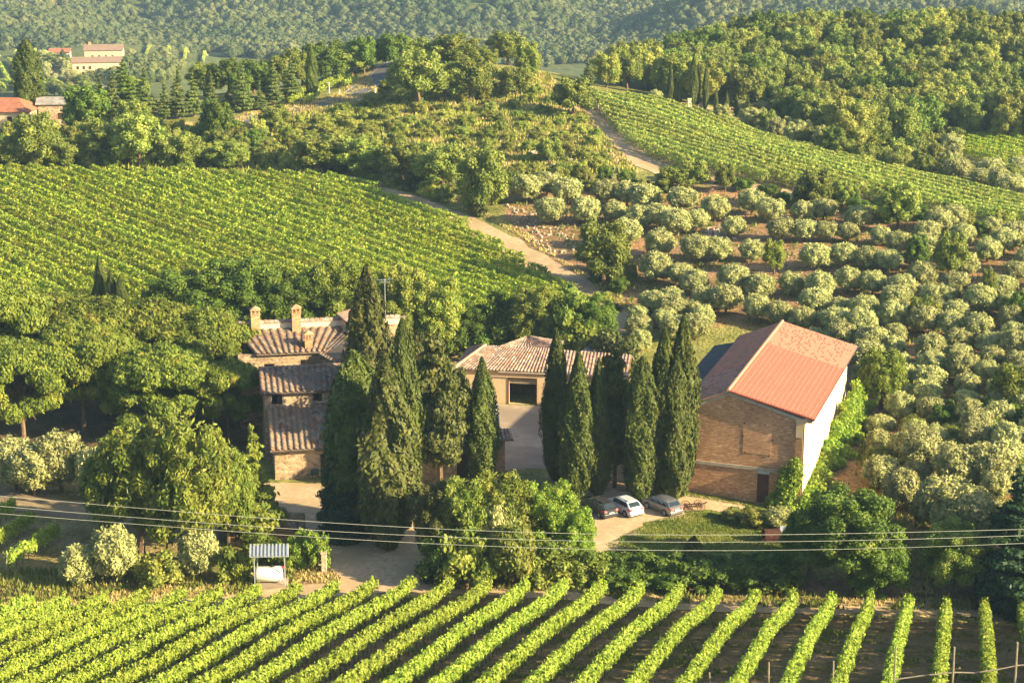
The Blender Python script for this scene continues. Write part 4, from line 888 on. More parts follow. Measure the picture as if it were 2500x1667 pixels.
# left foreground trees
T('locust_tree', 345, 1350, 1035, 240, 'large feathery locust tree left of the farmyard, taller of the two', name='locust_tree', var=0)
T('locust_tree', 468, 1370, 1015, 240, 'large feathery locust tree beside the ruined roof', name='locust_tree', var=1)
T('locust_tree', 280, 1300, 1090, 150, 'small locust tree at the left of the big feathery ones', name='locust_tree', var=1, mat='oakd')
T('locust_tree', 560, 1335, 1090, 130, 'bushy green tree between the locusts and the young spruce', name='broadleaf_tree', var=0, mat='locust')
T('young_spruce', 622, 1312, 1035, 170, 'light green young spruce pointing at the farmhouse corner', name='young_spruce')
for px, by, ty, w, lb, nm_ in ((150, 1200, 1045, 150, 'olive tree with a pale sunlit top under the umbrella pines', 'olive_tree'), (40, 1195, 1060, 130, 'shaded grey olive tree at the left edge under the pines', 'olive_tree'), (85, 1210, 1085, 130, 'shaded olive tree between two others beside the grassy track', 'olive_tree'), (240, 1215, 1080, 110, 'shaded olive tree half behind the locust trees', 'olive_tree'),
                          (195, 1432, 1325, 105, 'small olive tree on the dry verge, leftmost of the front pair', 'olive_tree'), (282, 1425, 1283, 130, 'olive tree with forked pale trunk on the dry verge', 'olive_tree'), (487, 1410, 1290, 110, 'olive tree left of the tank shelter', 'olive_tree')):
    T('olive_tree', px, by, ty, w, lb, name=nm_, group='olive trees around the farm')
T('scrub_bush', 380, 1430, 1350, 130, 'low green bush between the front olive trees', 'bush', name='bush'); T('scrub_bush', 570, 1420, 1330, 90, 'green bush behind the tank shelter on its left', 'bush', name='bush', mat='locust')
T('green_bush', 650, 1375, 1310, 130, 'rounded bush behind the tank shelter', 'bush', name='bush', mat='locust')
# centre thicket in front of the yard
CG = 'centre thicket before the parked cars'
for kind, px, by, ty, w, lb, mt in (('farm_broadleaf', 1075, 1400, 1175, 130, 'dry reddish bush tree at the left of the centre thicket', 'cypb'), ('locust_tree', 1140, 1400, 1165, 150, 'light green willowy tree left in the centre thicket', 'locust'), ('locust_tree', 1225, 1385, 1150, 170, 'feathery light green tree at the top of the centre thicket', 'locust'),
                                 ('olive_tree', 1215, 1400, 1200, 120, 'greyish willow in the middle of the centre thicket', 'olive'), ('yellow_broadleaf', 1340, 1375, 1170, 170, 'fig tree with pale leaves at the right of the centre thicket', 'ivy'), ('yellow_broadleaf', 1400, 1395, 1230, 120, 'fig bush nearest the dark grey car', 'ivy'),
                                 ('scrub_bush', 1140, 1435, 1290, 150, 'yellowing bush at the lower left of the centre thicket', 'yell'), ('olive_tree', 1250, 1435, 1270, 130, 'grey-green bush at the foot of the centre thicket', 'scrub'), ('green_bush', 1080, 1425, 1300, 130, 'dark green bush beside the well frame', 'oakd'),
                                 ('green_bush', 1330, 1425, 1310, 160, 'leafy bush at the lower right of the centre thicket', 'locust'), ('green_bush', 1430, 1425, 1335, 130, 'low bramble right of the centre thicket', 'locust')):
    T(kind, px, by, ty, w, lb, 'tree' if 'tree' in lb else 'bush', CG, name='thicket_tree' if 'tree' in lb else 'bush', mat=mt)
# scrub bank on the right
for i, (px, by, ty, w) in enumerate(((1500, 1400, 1345, 110), (1560, 1405, 1340, 110), (1620, 1410, 1345, 130), (1690, 1430, 1360, 130), (1760, 1430, 1370, 130), (1830, 1432, 1370, 130), (1520, 1440, 1385, 110), (1620, 1440, 1390, 120), (1900, 1440, 1370, 130), (2120, 1450, 1385, 110), (1740, 1400, 1350, 100), (1820, 1400, 1352, 110), (1890, 1400, 1340, 120), (1470, 1435, 1385, 110))):
    T('green_bush', px, by, ty, w, 'shaded bramble on the bank between lawn and vineyard track', 'bush', 'brambles on the bank', name='bramble_bush')
T('cypress', 1692, 1395, 1305, 55, 'squat dark conical bush on the bank edge below the silver car', 'bush', name='conical_bush')
T('farm_broadleaf', 2070, 1440, 1190, 270, 'big dark round bush tree right of the barn door', name='round_tree', var=0)
T('farm_broadleaf', 1975, 1405, 1240, 150, 'dark tree shading the rusty roller', name='round_tree', var=1)
T('farm_broadleaf', 2150, 1455, 1290, 150, 'dark lower bush against the big round tree at the track', name='round_tree', var=1)
T('olive_tree', 1900, 1290, 1235, 90, 'pale low shrub before the barn door', 'bush', name='low_shrub'); T('green_bush', 1840, 1285, 1240, 90, 'green creeping shrub on the lawn by the barn', 'bush', name='low_shrub', mat='scrub'); T('green_bush', 1790, 1270, 1240, 70, 'leftmost creeping shrub on the lawn by the barn', 'bush', name='low_shrub', mat='scrub')
T('fir', 2465, 1480, 1135, 250, 'very dark fir at the right edge of the photo', name='fir_tree')
T('fir', 2560, 1470, 1120, 250, 'very dark fir cut by the right edge of the photo', name='fir_tree')
T('farm_broadleaf', 2325, 1455, 1270, 180, 'shaded leafy tree left of the dark fir', name='broadleaf_tree', var=1, mat='oak'); T('olive_tree', 2350, 1350, 1180, 170, 'tall pale olive left above the dark fir', name='olive_tree', group='olive trees around the farm')
for px, by, ty, w in ((2680, 1440, 1120, 220), (2800, 1430, 1100, 240)): T('farm_broadleaf', px, by, ty, w, 'tree beyond the right edge that shades the track', group='trees beyond the right edge', name='broadleaf_tree')
# ivy against the barn
def ivy(s0, s1, h0, h1, out, label, seed, front=False, off=.25):
    BR_ = np.array([29.07, 175.37]); b_ = np.array([sin(radians(18.6)), cos(radians(18.6))]); n_ = np.array([b_[1], -b_[0]]); r = np.random.default_rng(seed); L = []
    if front: d_, o_ = -n_, -b_
    else: d_, o_ = b_, n_
    c = BR_ + d_ * (s0 + s1) / 2; g = float(hgt(*c)); k = 0
    while k < 26 * max(1, (s1 - s0) / 4):
        t = r.random(); hh = (h0 + (h1 - h0) * t) * (.85 + .2 * sin(t * 9)); z = r.random() ** .8 * hh; q = d_ * (s0 + (s1 - s0) * t) + o_ * (off + (1 - z / hh) * r.random() * out) - d_ * (s0 + s1) / 2; e = r.uniform(.45, .9)
        L.append((q[0], q[1], z, e, e, e * .9)); k += 1
    mb = MB(); lobed(mb, L, .26, r, 1.2, shell=.6, spiky=.3, core=.6); nm(mb.obj('ivy', M['ivy'], loc=(c[0], c[1], g)), label, 'ivy', 'ivy on the barn')
ivy(.3, 1.9, 5.2, 3.6, .4, 'ivy column climbing the right corner of the barn front', 1, True)
ivy(.2, 3.5, 1.3, .8, 1.6, 'low ivy at the foot of the nearest part of the barn side wall', 2)
ivy(4, 12, 1.0, 1.6, 1.8, 'ivy mound halfway along the barn side wall', 3)
ivy(12, 20, 1.8, 2.6, 3.0, 'rising ivy mass on the farther half of the barn side wall', 4, off=.5)
ivy(20, 30, 3.2, 5.2, 3.2, 'tallest ivy mass beside the far end of the barn side wall', 5, off=1.2)
ivy(1.9, 2.8, 1.2, .8, .5, 'low creeping ivy along the foot of the barn front', 6, True)
T('locust_tree', 2150, 1000, 850, 120, 'bright leafy tree right behind the barn among the olives', name='broadleaf_tree', mat='locust')

# ------------------------------------------------------------------ vineyards
def clip_rows(P, dirv, spacing, jit=0.0, seed=0):
    """parallel row segments inside plan polygon P"""
    d = np.array(dirv, float); d /= np.linalg.norm(d); n = np.array([-d[1], d[0]]); s = P @ n; rows = []
    r = np.random.default_rng(seed)
    for c in np.arange(s.min() + spacing * .5, s.max(), spacing):
        c += r.normal(0, jit); ts = []
        for i in range(len(P)):
            a, b = P[i], P[(i + 1) % len(P)]; sa, sb = a @ n - c, b @ n - c
            if sa * sb < 0: t = sa / (sa - sb); ts.append((a + (b - a) * t) @ d)
        ts.sort()
        for k in range(0, len(ts) - 1, 2):
            if ts[k + 1] - ts[k] > 4: rows.append((n * c + d * ts[k], n * c + d * ts[k + 1]))
    return rows
STEM = []
for k_ in range(3):
    pm = MB(); rg_ = np.random.default_rng(k_); pm.tube([(0, 0, -.08), (rg_.normal(0, .04), rg_.normal(0, .04), .5), (rg_.normal(0, .07), rg_.normal(0, .07), 1.1)], [.045, .035, .03], 5); STEM.append(pm.mesh('vine_stem', M['bark']))
def vine_row(a, b, r, mat, leaf=.2, dens=200, hh=1.9, ww=.55, posts=True, lab='', group='', shoots=.5, gapk=.0, bot=.6, trunks=True, cat='vine row', postmat='wood', wild=1.0):
    a = np.array(a, float); b = np.array(b, float); L = np.linalg.norm(b - a); d = (b - a) / L; nn = np.array([-d[1], d[0]])
    c = (a + b) / 2; c0 = np.array([c[0], c[1], float(hgt(*c))]); root = empty('vine_row', c0); nm(root, lab, cat, group)
    n = int(L * dens); t = r.random(n) * L; vk = np.floor(t / .95); vh = r.random(int(L / .95) + 2)
    if wild > 1: t = np.clip((vk + .5) * .95 + r.normal(0, .27, n) + (vh[vk.astype(int)] - .5) * .3, 0, L); kp = vh[vk.astype(int)] > .05; t = t[kp]; vk = vk[kp]; n = len(t)
    else: pass
    vig0 = .72 + .5 * vh[vk.astype(int)] if wild > 1 else 1.0; z = bot + (hh - bot) * np.sqrt(r.random(n)) * .98; ph = r.uniform(0, 9, 4)
    vig = (.8 + .16 * np.sin(t * .9 + ph[0]) + .13 * np.sin(t * 2.3 + ph[1]) + .16 * np.sin(t * 5.1 + ph[2]) + .12 * np.sin(t * 11 + ph[3])) * wild + (1 - wild) * .85
    wid = ww * vig * (1 - ((z - hh * .62) / hh).clip(-1, 1) ** 2 * 1.2).clip(.25, 1)
    off = (r.random(n) * 2 - 1); off = np.sign(off) * np.abs(off) ** .6 * wid * .6
    z = z * (.82 + .18 * vig) * vig0 + .12 * wild * np.sin(t * 3.1 + ph[3])
    if gapk: keep = np.sin(t * .37 + ph[0]) + np.sin(t * .83 + ph[1]) > -2 + gapk; t, z, off = t[keep], z[keep], off[keep]
    k = int(L * dens * .07 * shoots * 2); t2 = r.random(k) * L; t2 = np.repeat(t2[:max(1, k // 4)], 4)[:k]; k = len(t2)
    z2 = hh * .92 + r.random(k) * .5; o2 = r.normal(0, .14, k)
    t = np.r_[t, t2 + r.normal(0, .05, k)]; z = np.r_[z, z2]; off = np.r_[off, o2]
    x = a[0] + d[0] * t + nn[0] * off; y = a[1] + d[1] * t + nn[1] * off; g = hgt(x, y)
    P = np.stack([x, y, g + z], 1) - c0; N = np.stack([nn[0] * np.sign(off), nn[1] * np.sign(off), np.full(len(off), .7)], 1) + r.normal(size=P.shape) * .8
    mb = MB(); cards(mb, P, N, leaf, r, 1.05); mb.obj('foliage', mat, root)
    pm = MB()
    if trunks:
        for tt in np.arange(.4, L, 1.0 if trunks is True else trunks):
            q = a + d * tt; g0 = float(hgt(*q)); so_ = bpy.data.objects.new('vine_stem', STEM[r.integers(3)]); link(so_, root); so_.location = (q[0] - c0[0], q[1] - c0[1], g0 - c0[2]); so_.rotation_euler[2] = r.uniform(0, 6)
    if posts:
        step = 6 if posts is True else posts
        for tt in [0.05] + list(np.arange(step, L - 1, step)) + [L - .05]:
            q = a + d * tt; g0 = float(hgt(*q)); pm = MB(); tl = (.35 if tt < .1 else -.35 if tt > L - .1 else 0)
            pm.tube([np.array([q[0] - d[0] * tl, q[1] - d[1] * tl, g0 - .1]) - c0, np.array([q[0], q[1], g0 + hh + .12]) - c0], .05, 5)
            pm.obj('post', M[postmat], root)
            if len(root.children) > 14: break
    return root
ORD = ['first', 'second', 'third', 'fourth', 'fifth', 'sixth', 'seventh', 'eighth', 'ninth', 'tenth', 'eleventh', 'twelfth', 'thirteenth']
az = radians(14.4); vd = np.array([sin(az), cos(az)])
rr = np.random.default_rng(77)
vn = np.array([vd[1], -vd[0]])
# heads of the rows along the headland, one every 93 pixels
FR = []
for i in range(-8, 27):
    px = 2494 - 93 * i if i >= 0 else 2494 - 93 * i
    py = np.interp(px, [-700, 0, 380, 700, 1000, 1500, 1900, 2500, 3300], [1540, 1505, 1487, 1470, 1455, 1462, 1488, 1512, 1530])
    h_ = at(px, py)[:2]; FR.append((px, h_))
FR = [q for q in FR if -750 < q[0] < 2700]
FR.sort(key=lambda q: -q[0]); nF = len(FR)
for i, (px, h_) in enumerate(FR):
    e_ = h_ - vd * (h_[1] - 98) / vd[1]
    if px < 0: lab = 'vine row at the lower left whose head lies outside the left edge'
    elif i <= 12: lab = f'foreground vine row, {ORD[i]} counted from the right edge of the photo'
    else: lab = f'foreground vine row, {ORD[nF - 1 - i - sum(1 for q in FR if q[0] < 0)] if 0 <= nF - 1 - i - sum(1 for q in FR if q[0] < 0) < 13 else "middle"} counted from the left edge of the photo'
    vine_row(e_, h_, rr, M['vine'], (.19), 470, 1.8, .84, bot=.72, shoots=.4, posts=9, lab=lab, group='foreground vine rows')
for k, ((x0, y0), (x1, y1)) in enumerate((((20, 1402), (142, 1322)), ((-60, 1385), (82, 1292)), ((-60, 1320), (36, 1262)))):
    vine_row(at(x0, y0)[:2], at(x1, y1)[:2], rr, M['vine'], .22, 300, 1.9, .7, posts=9, lab=('short leafy vine row at the left edge nearest the dry verge', 'short vine row at the left edge, middle of three', 'short shaded vine row at the left edge nearest the grassy track')[k], group='short vine rows at the left edge')
# left hillside vineyard
PL = poly([(-330, 425), (-60, 425), (430, 436), (850, 447), (925, 478), (1130, 560), (1262, 640), (1370, 710), (1470, 780), (1400, 850), (1150, 860), (900, 820), (600, 800), (300, 790), (-330, 800)])
dl = at(1000, 640)[:2] - at(560, 480)[:2]
for a, b in clip_rows(PL, dl, 2.35, .08, 3):
    vine_row(a, b, rr, M['vine2'], .30, 88, 1.75, 1.15, wild=1.9, posts=False, trunks=False, lab='vine row of the sunny hillside vineyard on the left', group='vine rows of the left hillside', shoots=2.6, bot=.25)
# right vineyard
PR = poly([(1438, 240), (1560, 252), (1700, 287), (1850, 337), (2000, 387), (2150, 422), (2300, 457), (2420, 484), (2700, 550), (2700, 610), (2520, 566), (2300, 528), (2100, 490), (1900, 455), (1765, 432), (1640, 408), (1555, 372), (1500, 325)])
dr_ = at(2100, 470)[:2] - at(1560, 300)[:2]
for a, b in clip_rows(PR, dr_, 2.2, .05, 4):
    vine_row(a, b, rr, M['vine3'], .30, 88, 1.9, 1.2, wild=1.9, posts=False if (b[0] - a[0]) < 8 else 16, trunks=False, lab='pale green vine row of the vineyard above the olive grove', group='vine rows above the olive grove', shoots=3.5, bot=.3)
# second small vineyards and far ones
def vine_block(pts, pd, spacing, mat, lab, group, leaf, dens, ymin=60, hh=1.9, ww=.8):
    P_ = poly(pts, ymin); d_ = at(*pd[1], ymin=ymin)[:2] - at(*pd[0], ymin=ymin)[:2]
    for a, b in clip_rows(P_, d_, spacing, 0, 5): vine_row(a, b, rr, M[mat], leaf, dens, hh, ww, posts=False, trunks=False, lab=lab, group=group, shoots=0)
vine_block([(2330, 345), (2420, 335), (2560, 340), (2560, 430), (2440, 410), (2340, 385)], ((2350, 360), (2500, 395)), 2.6, 'vine2', 'vine row of the small vineyard at the right edge below the wood', 'vine rows at the right edge', .36, 60)
vine_block([(700, 262), (770, 218), (850, 196), (880, 205), (800, 232), (760, 258)], ((720, 255), (860, 200)), 2.6, 'vine', 'dark green vine row beside the country road', 'vine rows beside the country road', .34, 60)
vine_block([(-40, 152), (60, 150), (110, 165), (155, 216), (-40, 226)], ((0, 170), (120, 220)), 5, 'vine2', 'row of the distant green vineyard behind the tall cypress', 'rows of the distant left vineyard', .9, 20, 450)
vine_block([(-40, 128), (100, 130), (110, 142), (-40, 145)], ((20, 145), (40, 128)), 9, 'vine3', 'distant pale vine row at the far upper left', 'distant pale vine rows', 1.0, 16, 450)
vine_block([(330, 130), (500, 128), (520, 150), (470, 158), (440, 145), (340, 142)], ((455, 158), (475, 128)), 9, 'vine3', 'distant pale vine row below the far wooded hill', 'distant pale vine rows', 1.0, 16, 450)

# ------------------------------------------------------------------ olive grove
OG = 'olive trees of the grove'
olv = [(1285, 495, 90), (1335, 480, 80), (1385, 500, 85), (1345, 548, 88), (1430, 548, 85), (1480, 500, 80), (1530, 505, 80), (1575, 515, 85), (1560, 560, 78), (1500, 545, 70), (1665, 520, 85), (1745, 540, 80), (1610, 560, 80), (1650, 575, 85), (1700, 565, 70), (1790, 580, 66), (1835, 525, 80), (1880, 545, 80),
       (1530, 600, 84), (1610, 625, 84), (1700, 640, 90), (1750, 640, 80), (1835, 640, 70), (1600, 690, 95), (1660, 700, 75), (1695, 720, 80), (1790, 715, 90), (1855, 730, 80), (1590, 765, 75), (1640, 760, 75), (1905, 590, 78), (1960, 545, 70), (2010, 540, 75), (1965, 590, 70), (2015, 590, 66), (2070, 590, 60), (2095, 560, 75),
       (1990, 660, 85), (2060, 655, 80), (2120, 660, 75), (2170, 665, 75), (2230, 655, 60), (2150, 600, 60), (2290, 570, 80), (2330, 560, 75), (2350, 600, 70), (2410, 640, 75), (2450, 620, 80), (2480, 600, 80), (2420, 575, 60), (1930, 720, 70), (2000, 730, 85), (2070, 715, 80), (2130, 720, 75), (2200, 735, 85), (2250, 700, 80), (2330, 725, 80), (2280, 790, 75), (2330, 790, 75), (2480, 690, 70)]
for i, (px, by, w) in enumerate(olv):
    T('olive_tree', px, by, by - w * .82, w, 'rounded grey-green olive tree on the red soil terraces', group=OG, name='olive_tree')
def scatter(P, dmin, seed, n=20000, keep=None):
    r = np.random.default_rng(seed); x0, y0 = P.min(0); x1, y1 = P.max(0); out = []; cell = {}
    X = r.uniform(x0, x1, n); Y = r.uniform(y0, y1, n); ok = inpoly(X, Y, P)
    for x, y in zip(X[ok], Y[ok]):
        k = (int(x // dmin), int(y // dmin)); bad = False
        for i in (-1, 0, 1):
            for j in (-1, 0, 1):
                for q in cell.get((k[0] + i, k[1] + j), ()):
                    if (q[0] - x) ** 2 + (q[1] - y) ** 2 < dmin * dmin: bad = True
        if not bad: cell.setdefault(k, []).append((x, y)); out.append((x, y))
    return out
used_ol = [tuple(at(px, by)[:2]) for px, by, w in olv]
def free(x, y, L, d): return all((x - a) ** 2 + (y - b) ** 2 > d * d for a, b in L)
GP = poly([(1560, 790), (1640, 740), (1900, 765), (2200, 760), (2560, 740), (2700, 800), (2700, 1230), (2540, 1180), (2400, 1200), (2250, 1090), (2130, 1080), (2110, 960), (2080, 900), (1900, 830), (1780, 800), (1740, 860), (1620, 850)])
BN = np.array([(12, 178), (29, 171), (42, 203), (30, 212)])
def grid_rows(P, d0, d1, da, db, jit, seed):
    r = np.random.default_rng(seed); d = np.array(d1) - np.array(d0); d = d[:2] / np.linalg.norm(d[:2]); n = np.array([-d[1], d[0]]); s1 = P @ d; s2 = P @ n; out = []
    for i, b in enumerate(np.arange(s2.min(), s2.max(), db)):
        for a in np.arange(s1.min() + (i % 2) * da / 2, s1.max(), da):
            if r.random() < .06: continue
            q = d * (a + r.normal(0, jit)) + n * (b + r.normal(0, jit * .6))
            if inpoly(np.array([q[0]]), np.array([q[1]]), P)[0]: out.append((q[0], q[1]))
    return out
OD = (at(1500, 600), at(2000, 670))
for x, y in grid_rows(GP, *OD, 3.9, 4.4, .4, 8):
    if inpoly(x, y, BN) or not free(x, y, used_ol, 3.2): continue
    s = _R.uniform(.8, 1.2); plant('olive_tree', x, y, 3.6 * s, 3.9 * s * _R.uniform(.9, 1.15), 'pale olive tree in the dense grove on the slope behind the barn', group='olive trees behind the barn')
GP2 = poly([(2200, 560), (2700, 640), (2700, 760), (2300, 760), (1900, 740), (1880, 690), (2100, 690), (2180, 620)])
for x, y in grid_rows(GP2, *OD, 5.2, 6.2, .5, 9):
    if free(x, y, used_ol, 4.5): plant('olive_tree', x, y, 3.8, 4.3, 'rounded grey-green olive tree on the red soil terraces', group=OG)
for px, by, ty, w, lb in ((2240, 1150, 1040, 130, 'open olive tree with a visible dark trunk on the slope right of the barn'), (2150, 1200, 1110, 110, 'sparse yellowish olive right of the ivy'), (2330, 1200, 1080, 130, 'large pale olive on the slope right of the ivy'), (2290, 1290, 1160, 130, 'tall pale olive between the slope and the shaded tree'), (2420, 1200, 1080, 140, 'pale olive above the dark fir'), (2200, 1250, 1140, 110, 'yellowish olive beside the bare earth patch')):
    T('olive_tree', px, by, ty, w, lb, group='olive trees around the farm')
for x, y in scatter(poly([(2130, 1050), (2300, 1080), (2480, 1190), (2420, 1330), (2290, 1330), (2190, 1230), (2120, 1180)]), 3.6, 31):
    plant('olive_tree', x, y, _R.uniform(2.4, 3.8), _R.uniform(3, 4.2), 'low yellowish olive on the open slope between the ivy and the dark fir', group='olives right of the ivy', mat=_R.choice((None, 'scrub', None)))
# other trees in the grove
for px, by, ty, w, mt, lb in ((1475, 700, 530, 150, 'oak', 'large bushy oak among the olives beside the farm track'), (1890, 670, 580, 62, 'yell', 'bright leafy tree with leaning trunk among the olives'), (2320, 690, 560, 90, 'oak', 'dark green oak among the upper olives'), (2250, 800, 720, 90, 'locust', 'light green tree among the olives right of the barn'), (2190, 560, 440, 110, 'oak', 'ivy-clad tree at the lower edge of the pale vineyard'), (1990, 510, 410, 100, 'oak', 'bushy tree before the pale vineyard, left of the ivy-clad one'), (2055, 505, 440, 60, 'oak', 'narrow bushy tree before the pale vineyard'),
                              (1690, 465, 385, 90, 'oak', 'oak at the lower left corner of the pale vineyard'), (1640, 470, 400, 90, 'oak', 'dark oak bush left of the vineyard corner oak'), (1770, 470, 395, 50, 'oak', 'thin tree before the dirt track of the pale vineyard'), (2240, 660, 570, 60, 'oakd', 'small dark tree between olives and the pale vineyard'), (2410, 760, 650, 40, 'locust', 'thin young tree at the upper right of the grove'), (2480, 800, 710, 80, 'oakd', 'dark bush at the right edge of the grove'), (2480, 1010, 880, 130, 'locust', 'bright acacia at the right edge behind the olives')):
    T('oak', px, by, ty, w, lb, name='oak_tree', mat=mt, group='trees among the olives')
for x, y in scatter(poly([(2300, 1000), (2560, 1040), (2560, 1110), (2400, 1080), (2290, 1040)]), 3, 6): plant('green_bush', x, y, 2.6, 3.8, 'dark bramble hedge crossing the olive slope', 'bush', 'bramble hedge on the olive slope', name='bramble_bush')
# bushes between the spur and the grove, below the pale vineyard
for P_, d_, sd, kind, hh_, lab, grp, mats in (
    ([(1250, 430), (1400, 430), (1560, 455), (1640, 470), (1560, 490), (1400, 470), (1250, 470)], 3.2, 1, 'green_bush', (1.8, 3.4), 'dark green thicket bush along the top of the olive grove', 'bushes above the olive grove', ('oakd', 'locust', 'scrub')),
    ([(1640, 440), (1780, 470), (1900, 490), (2100, 530), (2300, 560), (2560, 610), (2560, 580), (2300, 535), (1900, 468), (1700, 440)], 3.4, 2, 'green_bush', (1.5, 3.2), 'bramble bush on the bank below the pale vineyard', 'bushes below the pale vineyard', ('oakd', 'oakd', 'scrub')),
    ([(330, 385), (600, 390), (860, 400), (1100, 440), (1230, 500), (1180, 530), (960, 455), (850, 430), (600, 418), (330, 410)], 3.6, 3, 'scrub_bush', (1.6, 3.2), 'olive-brown scrub bush on the bank above the hillside vineyard', 'scrub above the hillside vineyard', ('scrub', 'oak', 'cypb')),
    ([(640, 318), (720, 300), (820, 284), (880, 262), (915, 246), (930, 320), (920, 380), (700, 380), (600, 350)], 3.9, 4, 'scrub_bush', (1.4, 2.6), 'rounded light green broom bush below the country road', 'broom bushes below the road', ('scrub', 'locust', 'scrub')),
    ([(930, 240), (1130, 210), (1330, 230), (1420, 300), (1480, 380), (1500, 425), (1250, 440), (1000, 380), (930, 320)], 4.6, 5, 'scrub_bush', (1.1, 2.4), 'low sunlit scrub bush on the rounded spur', 'scrub on the rounded spur', ('scrub', 'scrub', 'yell', 'oak')),
    ([(-60, 330), (330, 330), (640, 330), (640, 400), (330, 410), (-60, 415)], 3.6, 6, 'scrub_bush', (2, 3.8), 'mixed scrub bush along the upper edge of the hillside vineyard', 'scrub along the vineyard top', ('scrub', 'oak', 'oakd')),
    ([(1480, 770), (1560, 700), (1500, 660), (1440, 620), (1420, 640), (1480, 700), (1450, 720)], 3.4, 7, 'scrub_bush', (1.2, 2.4), 'low verge bush between farm track and olives', 'verge bushes by the farm track', ('scrub', 'oakd')),
    ([(1560, 860), (1700, 830), (1760, 800), (1640, 750), (1540, 790)], 3.6, 8, 'olive_tree', (2.4, 3.6), 'scrubby olive left of the barn roof', 'olives left of the barn roof', ('olive',)),
    ([(2060, 395), (2330, 350), (2330, 440), (2150, 412)], 4.0, 9, 'scrub_bush', (2.5, 4.5), 'bushy tree between the pale vineyard and the wood', 'bushes below the wood', ('scrub', 'oak', 'olive', 'oak')),
    ([(2330, 440), (2560, 430), (2560, 500), (2400, 470)], 4.4, 10, 'olive_tree', (3, 4.5), 'pale olive beyond the pale vineyard at the right', 'olives beyond the pale vineyard', ('olive', 'olive', 'oak')),
    ([(1740, 300), (1900, 330), (2060, 395), (1980, 375), (1840, 325)], 4.0, 11, 'oak', (4, 6), 'dark bush tree at the foot of the wood beside the pale vineyard', 'bush trees at the foot of the wood', ('oakd', 'oak', 'olive')),
    ([(350, 310), (640, 318), (660, 345), (350, 340)], 3.6, 12, 'scrub_bush', (.8, 1.5), 'olive-green roadside bush below the row of conifers', 'roadside bushes', ('scrub', 'oak'))):
    for x, y in scatter(poly(P_), d_, sd, 6000):
        h_ = _R.uniform(*hh_); plant(kind, x, y, h_, d_ * (_R.uniform(.6, 1.0) if 'spur' in lab else _R.uniform(.85, 1.3)), lab, 'bush' if 'bush' in kind else 'tree', grp, name={'oak': 'bush_tree'}.get(kind), mat=_R.choice(mats), trunk=kind in ('oak', 'olive_tree'))
# named trees of the spur
for px, by, ty, w, lb in ((1020, 262, 118, 150, 'big sunlit oak beside the bend of the country road'), (1090, 250, 150, 110, 'oak just right of the big roadside oak'), (1150, 250, 135, 120, 'grey-green oak in the middle of the spur top'), (1110, 185, 80, 140, 'oak on the skyline of the spur behind the big roadside oak'), (1240, 160, 72, 110, 'tallest skyline oak at the right of the spur'), (1290, 200, 95, 70, 'skyline oak at the right end of the spur'), (1060, 190, 95, 110, 'skyline oak left of the spur top'),
                          (1400, 285, 185, 110, 'sunlit oak at the top corner of the pale vineyard'), (1260, 240, 160, 90, 'oak bush with dry grass around it on the spur'), (1180, 520, 350, 130, 'large round oak at the head of the farm track'), (1080, 470, 345, 150, 'shaded oak left of the large round oak'), (980, 440, 340, 120, 'oak on the bank above the end of the hillside vineyard'), (880, 430, 330, 130, 'oak on the bank, left of the stony patch'), (780, 420, 325, 130, 'oak above the hillside vineyard, left of the bank oak'),
                          (670, 316, 254, 80, 'dark round oak bush beside the country road'), (1340, 400, 330, 70, 'green bush oak on the right flank of the spur'), (950, 235, 190, 60, 'roadside bush under the big oak'),
                          (215, 330, 205, 130, 'leafy tree beside the ruined stone house'), (90, 415, 270, 130, 'reddish-tipped tree before the left orange roof'), (250, 400, 285, 140, 'bushy oak left of the middle in the tree belt'), (340, 410, 270, 150, 'tall leafy oak in the middle of the tree belt'), (440, 410, 320, 120, 'rounded oak at the right of the tree belt'), (530, 345, 238, 90, 'light green tree before the roadside conifers'), (30, 415, 330, 90, 'scrubby tree at the left edge of the tree belt'), (560, 410, 340, 110, 'scrub oak at the right end of the tree belt'), (330, 330, 240, 90, 'leafy tree right of the ruined house'), (160, 410, 330, 110, 'low leafy tree below the ruined house')):
    T('oak', px, by, ty, w, lb, name='oak_tree', group='oaks of the spur and tree belt', mat='oakd' if px in (215, 530) else None)
# skyline wood behind the road
for i, (px, by, ty, w) in enumerate(((500, 235, 150, 90), (560, 232, 140, 95), (620, 228, 142, 90), (680, 220, 130, 95), (740, 208, 122, 95), (800, 200, 112, 100), (860, 185, 105, 95), (910, 170, 92, 90), (965, 165, 78, 90), (1010, 160, 88, 90), (770, 195, 98, 80), (840, 175, 95, 90), (720, 215, 112, 70), (890, 180, 85, 70), (1130, 165, 100, 90), (1180, 165, 110, 80), (650, 240, 165, 70), (590, 245, 175, 70))):
    T('oak', px, by, ty, w, 'dark oak in the wood behind the country road', name='oak_tree', group='oaks behind the country road', mat='oakd' if i % 3 else None)
